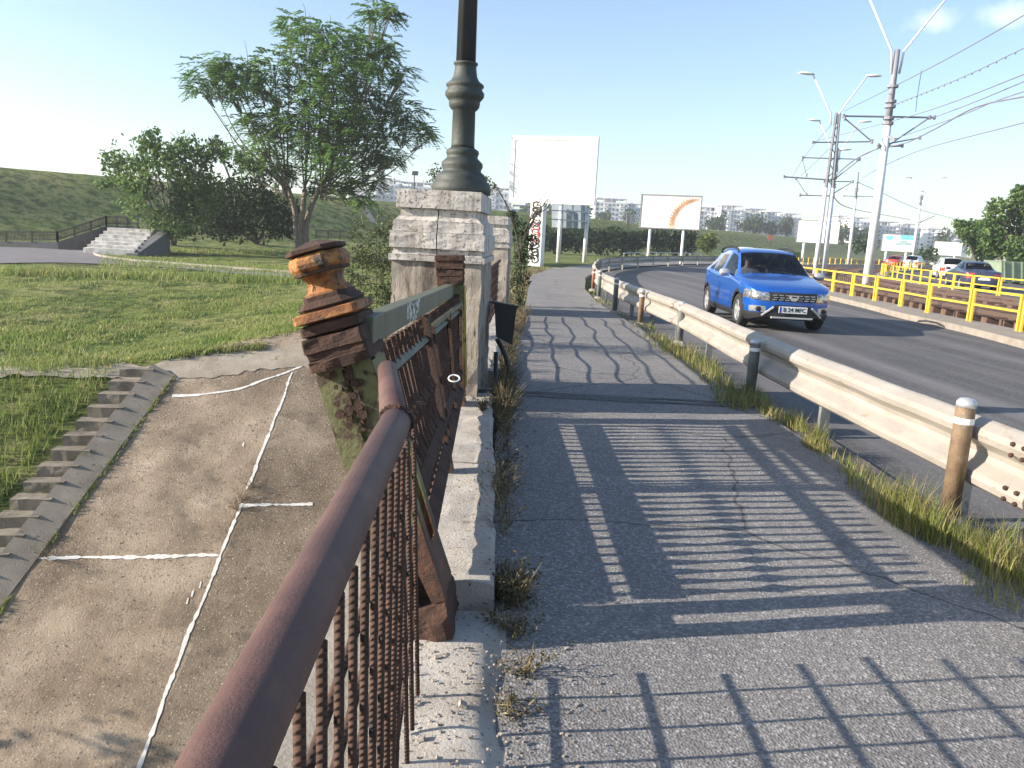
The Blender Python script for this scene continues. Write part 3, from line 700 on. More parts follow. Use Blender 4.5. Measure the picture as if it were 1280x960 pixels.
for sx in (-1, 1):
    MB().tube([lc + Vector((0, 0, h + .1)), lc + Vector((.25 * sx, 0, h + .35)), lc + Vector((.55 * sx, 0, h + .3)), lc + Vector((.6 * sx, 0, h + .1))], .025, 8).build('arm', M_lampd, t, sm=True, world=True)
    o = MB().lathe([(h - .3, .05), (h - .28, .12), (h - .1, .16), (h + .02, .10), (h + .1, .03)], lc + Vector((.6 * sx, 0, 0)), 16).build('lantern', M_white, t, sm=True, world=True)
# black sheet box and hoses on the pillar side
t = empty('electrical_box', (.14, 7.6, .7), 'black open metal box hanging off the pillar side', 'box')
q = MB(); p = [atY(618, 379, 7.5), atY(646, 385, 7.5), atY(640, 431, 7.5), atY(620, 421, 7.5)]
q.loft([p, [v + Vector((0, .3, .0)) for v in p]]); q.build('box_shell', M_blackbox, t, world=True)
q = MB(); q.bar(p[0] + Vector((-.05, -.006, .01)), p[1] + Vector((.01, -.006, .01)), .012, .02); q.build('box_rim', M_blackbox, t, world=True)
q = MB(); q.tube([atY(621, 424, 7.5), atY(630, 440, 7.45), atY(636, 458, 7.4), atY(637, 472, 7.35)], .022, 8); tag(q.build('hose', M_hose, sm=True), 'short black hose curling down from the black box', 'hose')
q = MB(); q.tube([atY(588, 492, 6.75), atY(602, 489, 6.75), atY(618, 490, 6.8), atY(620, 470, 6.9), atY(620, 440, 6.95)], .02, 8); tag(q.build('cable', M_hose, sm=True), 'thick black cable bent round the foot of the stone pillar', 'cable')
q = MB(); q.tube([(-.125 + .024 * math.cos(a), 3.35 + .02 * math.sin(a), .88 + .011 * math.sin(a)) for a in [k * .35 for k in range(19)]], .0035, 6)
o = q.build('tape_loop', M_white, sm=True); tag(o, 'small loop of white plastic tape tied on the rusty bars', 'tape')

# ------------------------------------------------------------------ guard rail
GR = resample(GUARD, 1.0)
prof = [(-.01, .205), (.01, .212), (.062, .245), (.07, .28), (.062, .315), (-.005, .37), (-.018, .405), (-.005, .44), (.062, .495), (.07, .53), (.062, .565), (.01, .602), (-.01, .61)]
t = empty('guardrail', (2.88, 8, 0), 'long dusty steel guard rail curving between pavement and road', 'guardrail')
def gpt(sd):
    i = max(0, min(len(GR) - 2, int(sd))); f = sd - i; return GR[i] + (GR[i + 1] - GR[i]) * f
def gfr(sd):
    p = gpt(sd); tt = (gpt(sd + .2) - gpt(sd - .2)).normalized(); nn = Vector((-tt.y, tt.x, 0)); return p, tt, nn
k = 0; Ltot = len(GR) - 1
s0 = 3.5
while s0 < Ltot - 1:
    ln = 4.3 if s0 < 45 else 9; n = 16; off = .011 * (k % 2) ; rings = []
    for i in range(n + 1):
        p, tt, nn = gfr(min(Ltot - .3, s0 + (ln + .18) * i / n)); wob = .03 * noise.noise(p * .7) + .018 * noise.noise(p * 1.9)
        rings.append([p + nn * (d + off + wob) + Vector((0, 0, z + wob * .7)) for d, z in prof] + [p + nn * (d + off + wob - .006) + Vector((0, 0, z + wob * .7)) for d, z in prof[::-1]])
    MB().loft(rings).build('rail_panel', M_galv, t, sm=False, world=True)
    if s0 < 26:
        for dz in (.25, .31, .49, .55):
            for ds in (.05, .14):
                q = MB(); p, tt, nn = gfr(s0 + ds); q.lathe([(0, .014), (.012, .012), (.014, 0.004)], (0, 0, 0), 8)
                M = Matrix((tt, Vector((0, 0, 1)), nn)).transposed()
                for v in q.v: v.xyz = M @ v + p + nn * (.064 + off) + Vector((0, 0, dz))
                q.build('bolt', M_rust, t, world=True)
    s0 += ln; k += 1
for i in range(0, Ltot, 2 if True else 4):
    if i < 3 or (i > 40 and i % 4): continue
    p, tt, nn = gfr(i + .5); MB().bar(p - nn * .06 + Vector((0, 0, -.2)), p - nn * .06 + Vector((0, 0, .56)), .08, .05, tt).build('post', M_galv if i > 30 else M_postg, t, world=True)
# bollards
BOL = [((1185, 650), (1212, 498), M_post, 'nearest brown bollard with white band in front of the guard rail'),
       ((937, 497), (944, 424), M_postg, 'dark grey bollard second nearest the camera, in tall grass'),
       ((849, 428), (853, 377), M_postg, 'grey bollard with pale cap, third from the camera'),
       ((800, 405), (803, 362), M_post, 'slim brown bollard fourth from the camera along the rail'),
       ((768, 390), (771, 347), M_postg, 'dark grey bollard fifth from the camera, right of the farthest grey one'),
       ((748, 372), (751, 338), M_postg, 'grey bollard beside the farthest reddish one'),
       ((741, 362), (742, 336), M_postr, 'farthest reddish bollard at the bend of the pavement')]
for (b, tp, mt, lab) in BOL:
    p = at(*b); top = atY(tp[0], tp[1], p.y); h = top.z; r = .052
    t = empty('bollard', p, lab, 'bollard', 'bollards along the guard rail')
    d = Vector((top.x - p.x, top.y - p.y, 0)) * .5
    MB().lathe([(-.05, r), (h - .045, r), (h - .02, r * .97), (h - .004, r * .7), (h, r * .3)], (0, 0, 0), 16).build('pole', mt, t, sm=True)
    MB().lathe([(h * .80, r + .002), (h * .80 + .035, r + .002)], (0, 0, 0), 16, cap=False).build('band', M_white, t)
    MB().lathe([(h - .05, r + .003), (h - .02, r + .001), (h - .003, r * .72), (h + .002, r * .3)], (0, 0, 0), 16).build('cap', M_silver if mt is not M_postr else M_post, t, sm=True)
    o = MB().lathe([(-.05, .12), (.0, .11), (.03, .07)], (0, 0, 0), 10).jitter(.02, 12).build('footing', M_conc, t)
exec_later = []

# ------------------------------------------------------------------ cars
def lerp_tab(tab, s):
    # smooth monotone-ish (Catmull-Rom in s) table lookup
    n = len(tab)
    if s <= tab[0][0]: return tab[0][1]
    if s >= tab[-1][0]: return tab[-1][1]
    for i in range(n - 1):
        if s <= tab[i + 1][0]:
            x0, y0 = tab[i]; x1, y1 = tab[i + 1]; h = x1 - x0; t = (s - x0) / h
            m0 = (y1 - tab[i - 1][1]) / (x1 - tab[i - 1][0]) if i else (y1 - y0) / h
            m1 = (tab[i + 2][1] - y0) / (tab[i + 2][0] - x0) if i < n - 2 else (y1 - y0) / h
            return (2 * t**3 - 3 * t**2 + 1) * y0 + (t**3 - 2 * t**2 + t) * h * m0 + (-2 * t**3 + 3 * t**2) * y1 + (t**3 - t**2) * h * m1
HATCH = dict(L=4.06, W=.85, fx=.82, rx=3.41, wr=.325, ws=(1.16, 1.86), win=[(1.30, 1.0), (1.92, 1.415), (3.02, 1.405), (3.42, 1.08), (3.2, 1.02)], pil=[(2.30, 2.46), (3.0, 3.08)],
    rw=(3.50, 3.92),
    ztop=[(0, .74), (.05, .78), (.2, .86), (.5, .935), (.9, 1.0), (1.12, 1.045), (1.3, 1.14), (1.6, 1.335), (1.86, 1.48), (2.1, 1.535), (2.5, 1.555), (3.0, 1.54), (3.4, 1.50), (3.56, 1.46), (3.75, 1.27), (3.92, 1.06), (3.99, .95), (4.06, .8)],
    belt=[(0, .66), (.1, .74), (.3, .83), (.7, .90), (1.15, .955), (2, .985), (3, 1.02), (3.6, 1.06), (3.9, .99), (4.06, .7)],
    roofw=[(0, .60), (.3, .70), (.7, .745), (1.1, .75), (1.3, .71), (1.86, .60), (2.4, .595), (3.2, .575), (3.6, .56), (3.9, .66), (4.06, .62)])
SEDAN = dict(L=4.45, W=.875, fx=.85, rx=3.45, wr=.315, ws=(1.30, 1.98), win=[(1.45, .98), (2.02, 1.33), (2.85, 1.32), (3.35, 1.02)], pil=[(2.42, 2.50)],
    rw=(3.0, 3.55),
    ztop=[(0, .66), (.05, .70), (.2, .77), (.5, .84), (.9, .91), (1.25, .96), (1.45, 1.06), (1.75, 1.27), (1.98, 1.385), (2.3, 1.44), (2.7, 1.43), (3.0, 1.36), (3.3, 1.17), (3.58, 1.01), (4.2, .98), (4.38, .94), (4.45, .75)],
    belt=[(0, .58), (.1, .66), (.3, .75), (.7, .83), (1.25, .92), (2, .95), (3, .97), (3.6, .965), (4.2, .94), (4.45, .66)],
    roofw=[(0, .6), (.3, .70), (.7, .745), (1.2, .75), (1.45, .70), (1.98, .58), (2.4, .575), (2.9, .57), (3.3, .64), (3.6, .70), (4.2, .70), (4.45, .62)])
def in_poly(x, y, poly):
    c = False; n = len(poly)
    for i in range(n):
        (x0, y0), (x1, y1) = poly[i], poly[(i + 1) % n]
        if (y0 > y) != (y1 > y) and x < (x1 - x0) * (y - y0) / (y1 - y0) + x0: c = not c
    return c
def car(name, P, paint, loc, rz, label, detail=True, nx=64, ns=96, group=None):
    L, W = P['L'], P['W']; p_ = 3.2; Lf = .75
    st = [Lf * (1 - (1 - (k / nx) ** p_) ** (1 / p_)) for k in range(nx + 1)]
    st = st[:-1] + [Lf + (L - .6 - Lf) * k / ns for k in range(ns)]
    st += [L - .6 * (1 - (1 - (k / nx) ** p_) ** (1 / p_)) for k in range(nx, -1, -1)]
    def wfac(s):
        if s < Lf: return max(.0, (1 - (1 - s / Lf) ** p_)) ** (1 / p_)
        if s > L - .6: return max(.0, (1 - (1 - (L - s) / .6) ** p_)) ** (1 / p_)
        return 1.
    NT = 44 if detail else 26
    def section(s):
        w = W * wfac(s); zs = .20 + .10 * max(0, 1 - s / .3) + .12 * max(0, 1 - (L - s) / .4)
        zt = lerp_tab(P['ztop'], s); zb = min(lerp_tab(P['belt'], s), zt - .02); wr = lerp_tab(P['roofw'], s) * wfac(s)
        cab = P['ws'][0] < s < P['rw'][1]
        ze = zt - (.075 if cab else .035); ze = max(ze, zb + .01)
        ctl = [(w * .93, zs), (w * .985, zs + .12), (w, zs + (zb - zs) * .55), (w * .99, zb - .09), (w * .955, zb), (wr, ze), (wr * .86, zt - .028 if cab else zt - .018), (wr * .5, zt - .006), (0, zt)]
        # cumulative parametrisation: fixed counts per span
        spans = [4, 9, 9, 6, 12, 5, 6, 6] if detail else [2, 3, 3, 2, 5, 3, 3, 3]
        out = []
        for i, cnt in enumerate(spans):
            q0 = ctl[max(i - 1, 0)]; q1 = ctl[i]; q2 = ctl[i + 1]; q3 = ctl[min(i + 2, len(ctl) - 1)]
            if i == 4: q0 = (2 * q1[0] - q2[0], 2 * q1[1] - q2[1]); q3 = (2 * q2[0] - q1[0], 2 * q2[1] - q1[1])
            for k in range(cnt):
                t = k / cnt
                f = lambda a: .5 * (2 * q1[a] + (q2[a] - q0[a]) * t + (2 * q0[a] - 5 * q1[a] + 4 * q2[a] - q3[a]) * t * t + (3 * q1[a] - q0[a] - 3 * q2[a] + q3[a]) * t ** 3)
                out.append((f(0), f(1)))
        out.append(ctl[-1])
        return out
    secs = [section(s) for s in st]; NP = len(secs[0])
    i_belt = 28 if detail else 10; i_roof = 40 if detail else 15
    parts = {}
    def put(key, quad):
        mb = parts.setdefault(key, MB()); mb.add(quad, [(0, 1, 2, 3)])
    def classify(s, x, z, j):
        ax = abs(x)
        for cx in (P['fx'], P['rx']):
            d = math.hypot(s - cx, z - P['wr'])
            if ax > .55 and j < i_belt:
                if d < P['wr'] + .045: return None
                if detail and d < P['wr'] + .105: return 'cladding'
        if P['ws'][0] < s < P['ws'][1] and j >= i_roof + (1 if detail else 0): return 'windscreen'
        if P['rw'][0] < s < P['rw'][1] - .02 and j >= i_roof + 1: return 'rear_window'
        if i_belt <= j < i_roof and in_poly(s, z, P['win']):
            if any(a < s < b for a, b in P['pil']): return 'body'
            return 'side_window'
        if detail:
            if s < .5:
                if .585 < z < .755 and ax < .44 + (z - .58) * .15 and s < .25: return 'grille'
                if .565 + .14 * (ax - .44) < z < .735 + .10 * (ax - .44) and .44 <= ax < .87: return 'headlight'
                if z < .515 and ax < .34 + (.515 - z) * .9 and s < .3: return 'cladding'
                if z < .36: return 'cladding'
                if s < .45 and .50 < ax < .77 and .375 < z < .475: return 'fog_light_surround'
            if z < .33 : return 'cladding'
        else:
            if s < .5 and .44 < ax and .52 < z < .68: return 'headlight'
            if s < .2 and ax < .40 and .30 < z < .62: return 'cladding'
            if s > L - .35 and ax > .45 and .6 < z < .85: return 'tail_light'
            if s > L - .2 and ax < .28 and .52 < z < .64: return 'plate_area'
            if z < .27: return 'cladding'
        return 'body'
    for i in range(len(st) - 1):
        for j in range(NP - 1):
            for sg in (-1, 1):
                q = [(secs[a][b][0] * sg, st[a], secs[a][b][1]) for a, b in ((i, j), (i + 1, j), (i + 1, j + 1), (i, j + 1))]
                s = sum(v[1] for v in q) / 4; x = sum(v[0] for v in q) / 4; z = sum(v[2] for v in q) / 4
                key = classify(s, x, z, j)
                if key is None: continue
                if key in ('headlight', 'fog_light_surround', 'side_window', 'tail_light'): key = key + ('+' if sg > 0 else '-')
                put(key, [Vector((v[0], v[1] - L / 2, v[2])) for v in q])
    root = empty(name, loc, label, 'car', group, rz)
    MM = {'body': paint, 'cladding': M_black, 'windscreen': M_glass, 'rear_window': M_glass, 'side_window': M_glass, 'headlight': M_lens, 'grille': M_black, 'fog_light_surround': M_chrome, 'tail_light': M_carred, 'plate_area': M_plate}
    NM = {'cladding': 'lower_cladding', 'plate_area': 'number_plate'}
    for key, mb in parts.items():
        k = key.strip('+-'); o = mb.build(NM.get(k, k), MM[k], root)
        bm = bmesh.new(); bm.from_mesh(o.data); bmesh.ops.remove_doubles(bm, verts=bm.verts, dist=.0012); bmesh.ops.recalc_face_normals(bm, faces=bm.faces); bm.to_mesh(o.data); bm.free()
        for f in o.data.polygons: f.use_smooth = True
    # underside and cabin floor tub: dark
    q = MB(); q.box((0, 0, .30), (W * 1.75, L - .75, .06)); 
    for cy in (P['fx'], P['rx']): q.box((0, cy - L / 2, .45), (W * 1.30, .8, .5))
    q.build('underbody', M_black, root)
    q = MB(); q.box((0, P['ws'][0] + .12 - L / 2, .80), (W * 1.62, .45, .25)); q.build('dashboard', M_black, root)
    for sx in (-1, 1):
        for yy in (2.05, 2.9):
            q = MB(); q.box((.36 * sx, yy + .28 - L / 2, .86), (.46, .14, .6)); q.box((.36 * sx, yy - L / 2, .58), (.46, .5, .14)); q.box((.36 * sx, yy + .32 - L / 2, 1.25), (.24, .08, .16)); q.build('seat', M_black, root, bevel=.03)
    for cy in (P['fx'], P['rx']):
        for sx in (-1, 1):
            c = Vector((sx * (W - .115), cy - L / 2, P['wr'])); r = P['wr']
            q = MB(); pr_ = [(-.1, r * .62), (-.1, r * .93), (-.085, r * .985), (-.04, r), (.04, r), (.085, r * .985), (.1, r * .93), (.1, r * .66), (.06, r * .62)]
            q.lathe(pr_, (0, 0, 0), 32, cap=False)
            Mx = Matrix(((0, 0, sx), (0, 1, 0), (1, 0, 0)))
            for v in q.v: v.xyz = Mx @ v + c
            w = q.build('wheel', M_tyre, root, sm=True)
            q = MB(); q.lathe([(-.06, r * .64), (.055, r * .66), (.085, r * .66), (.09, r * .60), (.04, r * .56), (-.05, r * .5)], (0, 0, 0), 32, cap=False)
            for k in range(5 if detail else 5):
                a = k * 1.2566
                for da in (-.16, .16):
                    q.bar((r * .1 * math.cos(a), r * .1 * math.sin(a), .062), (r * .63 * math.cos(a + da), r * .63 * math.sin(a + da), .07), .05, .02, (0, 0, 1))
            q.lathe([(.05, r * .2), (.085, r * .17), (.09, .01)], (0, 0, 0), 16)
            for v in q.v: v.xyz = Mx @ v + c
            q.build('rim', M_silver, w, sm=False)
            q = MB(); q.lathe([(-.02, r * .5), (-.02, .01)], (0, 0, 0), 16, cap=False)
            for v in q.v: v.xyz = Mx @ v + c
            q.build('brake_disc', M_black, w)
    for sx in (-1, 1):   # mirrors
        s = P['win'][0][0] + .16; zb = lerp_tab(P['belt'], s)
        rings = [[Vector((sx * (W + .02 + .11 + a), s - L / 2 + .06 * math.cos(t_) * k_ - .02, zb + .07 + .075 * math.sin(t_) * k_)) for t_ in [u * .7854 for u in range(8)]] for a, k_ in ((-.11, .55), (-.09, .9), (-.02, 1.05), (.06, 1), (.10, .75), (.11, .3))]
        o = MB().loft(rings).build('wing_mirror', M_silver if detail else paint, root, sm=True)
        q = MB(); q.bar((sx * (W - .06), s - L / 2, zb + .02), (sx * (W + .05), s - L / 2, zb + .05), .05, .03); q.build('mirror_arm', M_black, o)
    if detail:
        ff = lambda x: Lf * (1 - (1 - min(1, abs(x) / W) ** p_) ** (1 / p_)) - L / 2
        for sx in (-1, 1):  # roof rails
            pts = [(sx * .585, s - L / 2, z) for s, z in ((1.98, 1.455), (2.06, 1.525), (2.4, 1.57), (2.9, 1.565), (3.25, 1.525), (3.36, 1.43))]
            MB().tube(pts, .024, 8).build('roof_rail', M_black, root, sm=True)
            # silver bumper blades
            q = MB(); q.bar((sx * .36, ff(.36) - .022, .48), (sx * .57, ff(.57) - .02, .30), .03, .035); q.build('bumper_blade', M_silver, root, bevel=.006)
            # fog lamp centre, headlight inner darks
            q = MB(); q.lathe([(0, .055), (.02, .05), (.022, .02)], (0, 0, 0), 16)
            for v in q.v: v.xyz = Vector((v.x + sx * .63, ff(.63) - .012 - v.z, v.y * .85 + .425))
            q.build('fog_lamp', M_black, root, sm=True)
            q = MB()
            q.lathe([(0, .058), (.012, .05), (.014, .02)], (0, 0, 0), 16)
            for v in q.v: v.xyz = Vector((v.x + sx * .62, ff(.62) - .006 - v.z, v.y + .655))
            q.build('headlight_bowl', M_chrome, root, sm=True)
            o = MB().bar((sx * .46, ff(.46) - .012, .585), (sx * .70, ff(.70) - .012, .60), .012, .014).build('headlight_strip', M_black, root)
        for row, zz in enumerate((.70, .655, .615)):   # grille dashes
            q = MB()
            for k in range(7):
                x = -.36 + k * .12
                if abs(x) < .08: continue
                x += .02 * (row % 2); q.bar((x - .04, ff(x) - .012, zz), (x + .04, ff(x) - .012, zz), .01, .012)
            q.build('grille_slat', M_silver, root)
        # emblem: chrome shield-like D outline, a broad cup with a bar
        q = MB(); y = -L / 2 - .03
        q.prism([(-.095, y, .71), (.095, y, .71), (.085, y, .645), (.045, y, .60), (-.045, y, .60), (-.085, y, .645)], (0, .02, 0)); q.build('emblem', M_chrome, root, bevel=.005)
        q = MB(); q.prism([(-.05, y - .004, .69), (.05, y - .004, .69), (.045, y - .004, .665), (-.045, y - .004, .665)], (0, .01, 0)); q.build('emblem_slot', M_black, root.children[-1])
        # lower intake bars + skid plate
        q = MB(); q.bar((-.40, -L / 2 + .01, .275), (.40, -L / 2 + .01, .275), .06, .035); q.build('skid_plate', M_silver, root, bevel=.008)
        # number plate
        q = MB(); q.box((0, -L / 2 - .03, .43), (.54, .015, .125)); pl_ = q.build('number_plate', M_plate, root, bevel=.004)
        q = MB(); q.box((-.245, -L / 2 - .0385, .43), (.04, .004, .115)); q.build('plate_band', M_eu, pl_)
        tx = bpy.data.curves.new('plate_text', 'FONT'); tx.body = 'B 24 MFC'; tx.size = .115; tx.align_x = 'CENTER'; tx.align_y = 'CENTER'; tx.extrude = .002; tx.offset = .0015
        to = bpy.data.objects.new('tmp', tx); col.objects.link(to); bpy.context.view_layer.update()
        me = bpy.data.meshes.new_from_object(to.evaluated_get(bpy.context.evaluated_depsgraph_get())); bpy.data.objects.remove(to)
        lo = bpy.data.objects.new('plate_lettering', me); col.objects.link(lo); me.materials.clear(); me.materials.append(M_ink)
        lo.parent = pl_; lo.location = (.022, -L / 2 - .0405, .43); lo.rotation_euler = (R(90), 0, 0); lo.scale = (.92, 1, 1)
        for sx in (-1, 1):   # wipers, door lines, handles
            q = MB(); q.bar((.1 + sx * .30, 1.14 - L / 2, 1.045), (sx * .30 - .18, 1.22 - L / 2, 1.115), .014, .014); q.build('wiper', M_black, root)
            for s in (2.62, 3.28):
                q = MB(); q.bar((sx * (W + .004), s - L / 2 - .08, .90), (sx * (W + .004), s - L / 2 + .08, .905), .025, .028); q.build('door_handle', M_blue, root, bevel=.006)
            for pts in ([(1.33, .42), (1.30, .7), (1.33, .94)], [(2.40, .34), (2.40, .96)], [(1.36, .36), (2.4, .335), (3.0, .36)]):
                q = MB(); q.tube([(sx * (lerp_tab([(.2, .862), (.36, .865), (.6, W), (.8, W * .99), (.96, W * .965)], z)), s - L / 2, z) for s, z in pts], .004, 4); q.build('door_seam', M_black, root)
    return root
carloc = (at(1015, 412, -.08) + at(925, 408, -.08)) / 2
rzc = R(-2)
cl = Vector((carloc.x, carloc.y, -.075)) + Matrix.Rotation(rzc, 3, 'Z') @ Vector((0, 2.03 - .82, 0))
blue = car('parked_car'.replace('parked_', 'blue_'), HATCH, M_blue, cl, rzc, 'bright blue crossover hatchback driving towards the camera on the road')
def sitter(loc, rz, label, lean, cloth):
    t = empty('person', loc, label, 'person', None, rz)
    me = bpy.data.meshes.new('body'); bm = bmesh.new()
    J = [((0, 0, 0), .15), ((0, .0, .22), .15), ((0, .02, .42), .15), ((0, .01, .53), .06), ((0, -.01, .60), .06), ((0, -.02, .70), .10), ((0, -.015, .80), .075), ((.2, .0, .44), .06), ((-.2, 0, .44), .06), ((.25, -.12, .22), .045), ((-.25, -.12, .22), .045), ((.17, -.38, .27), .035), ((-.17, -.38, .27), .035), ((.16, -.46, .30), .035), ((-.16, -.46, .30), .035), ((.13, -.36, -.02), .09), ((-.13, -.36, -.02), .09)]
    E_ = [(0, 1), (1, 2), (2, 3), (3, 4), (4, 5), (5, 6), (2, 7), (2, 8), (7, 9), (8, 10), (9, 11), (10, 12), (11, 13), (12, 14), (0, 15), (0, 16)]
    vs = [bm.verts.new(p) for p, r in J]
    for a, b in E_: bm.edges.new((vs[a], vs[b]))
    bm.to_mesh(me); bm.free()
    o = bpy.data.objects.new('body', me); col.objects.link(o); o.modifiers.new('s', 'SKIN')
    for i, (p, r) in enumerate(J): me.skin_vertices[0].data[i].radius = (r, r)
    me.skin_vertices[0].data[0].use_root = True
    o.modifiers.new('u', 'SUBSURF').levels = 2
    bpy.context.view_layer.update()
    m2 = bpy.data.meshes.new_from_object(o.evaluated_get(bpy.context.evaluated_depsgraph_get())); bpy.data.objects.remove(o)
    o = bpy.data.objects.new('body', m2); col.objects.link(o); o.parent = t; m2.materials.clear(); m2.materials.append(M_skin); m2.materials.append(cloth)
    for f in m2.polygons:
        f.use_smooth = True
        if f.center.z < .52 and f.center.y > -.34: f.material_index = 1
    q = MB(); q.lathe([(.66, .098), (.74, .112), (.80, .10), (.84, .06), (.855, .01)], (0, .012, 0), 16); q.build('hair', M_barkd, t, sm=True)
    q = MB(); q.bar((0, -.118, .70), (0, -.14, .685), .025, .05); q.build('nose', M_skin, t)
    return t
for sx, lab, clt in ((-.36, 'passenger in pale clothes behind the windscreen of the blue car', M_cloth), (.36, 'driver in dark clothes behind the wheel of the blue car', mat('cloth_dark', (.06, .07, .09), 8, .8))):
    p = Matrix.Rotation(rzc, 3, 'Z') @ Vector((sx, 2.0 - 2.03, .62)); sitter(cl + p, rzc, lab, 0, clt)
# far traffic
def facing(px, py, z, dx, dy): return at(px, py, z), math.atan2(dx, -dy)
p = at(934, 331, -.08); car('white_car', HATCH, M_carwhite, p, R(2), 'white car mostly hidden behind the blue crossover', False, 14, 30)
p = at(1212, 361, -.08); car('dark_sedan', SEDAN, M_carnavy, p, R(163), 'dark blue saloon car on the road beyond the tram tracks', False, 16, 34)
p = at(1183, 349, -.08); car('white_car', HATCH, M_carwhite, p, R(158), 'white car just ahead of the dark saloon beyond the tracks', False, 14, 30)
p = at(1142, 337.5, -.08); car('white_car', HATCH, M_carwhite, p, R(140), 'white car seen behind yellow barriers below the printed billboard', False, 14, 30)
p = at(1119, 334.5, -.08); car('red_car', SEDAN, M_carred, p, R(138), 'small red car far away behind the yellow barriers', False, 14, 30)
p = at(1236, 340, -.08); car('red_car', SEDAN, M_carred, p, R(155), 'red car parked below the trees at the right', False, 14, 30)

# ------------------------------------------------------------------ yellow barriers
def make_barrier(L=1.95):
    t = empty('yellow_barrier', (0, 0, 0), 'x', 'barrier')
    for sx in (-1, 1):
        MB().box((sx * (L / 2 - .03), 0, .36), (.055, .055, .80)).build('post', M_yellow, t, bevel=.006)
    MB().box((0, 0, .735), (L - .12, .045, .05)).build('rail', M_yellow, t, bevel=.005); MB().box((0, 0, .40), (L - .12, .04, .045)).build('rail', M_yellow, t, bevel=.005)
    return t
proto = make_barrier(); used = False
def place_row(tab, s0, s1, label, group):
    global used
    pts = resample(tab, .05); n = len(pts); k = int(s0 / .05); stp = int(2.06 / .05)
    while k + stp < n and k * .05 < s1:
        a, b = pts[k], pts[k + stp]; mid = (a + b) / 2
        o = proto if not used else copy_tree(proto)
        used = True
        o.location = (mid.x, mid.y, .06); o.rotation_euler = (0, 0, math.atan2(b.y - a.y, b.x - a.x) + U(-.012, .012)); o['label'] = label; o['group'] = group
        k += stp
place_row(FENA, 8, 112, 'yellow tubular steel barrier on the kerb between road and tram tracks', 'yellow barriers along the near side of the tracks')
place_row(FENB, 12, 110, 'yellow tubular steel barrier on the far side of the tram tracks', 'yellow barriers along the far side of the tracks')
# tram tracks
RA, RB = resample(FENA, .5), resample(FENB, .5)
def trackpt(f, k, n=400):
    a = RA[min(len(RA) - 1, int(k / n * (len(RA) - 1)))]; b = RB[min(len(RB) - 1, int(k / n * (len(RB) - 1)))]; return a + (b - a) * f
for ti, f in enumerate((.27, .72)):
    pts = resample([trackpt(f, k, 40) for k in range(41)], .7)
    t = empty('tram_track', pts[0], ('nearer' if ti == 0 else 'farther') + ' rusty tram track of rails on brown sleepers behind yellow barriers', 'tram track')
    fr = []
    for i, p in enumerate(pts):
        tt = (pts[min(i + 1, len(pts) - 1)] - pts[max(i - 1, 0)]).normalized(); fr.append((p, tt, Vector((tt.y, -tt.x, 0))))
    for sd in (-.72, .72):
        MB().loft([[p + nn * (sd + a) + Vector((0, 0, z)) for a, z in ((-.06, .07), (.06, .07), (.03, .22), (-.03, .22))] for p, tt, nn in fr]).build('rail', M_rail, t, world=True)
    pro = None; c = 0
    for i, (p, tt, nn) in enumerate(fr):
        if p.y < 11 or c >= 95: continue
        c += 1
        if pro is None:
            pro = MB().box((0, 0, 0), (2.5, .26, .2)).jitter(.015, 6).build('sleeper', M_sleeper, t); o = pro
        else: o = pro.copy(); col.objects.link(o); o.parent = t
        o.location = p - pts[0] + Vector((0, 0, .03 + U(-.015, .015))); o.rotation_euler = (0, 0, math.atan2(nn.y, nn.x) + U(-.03, .03))

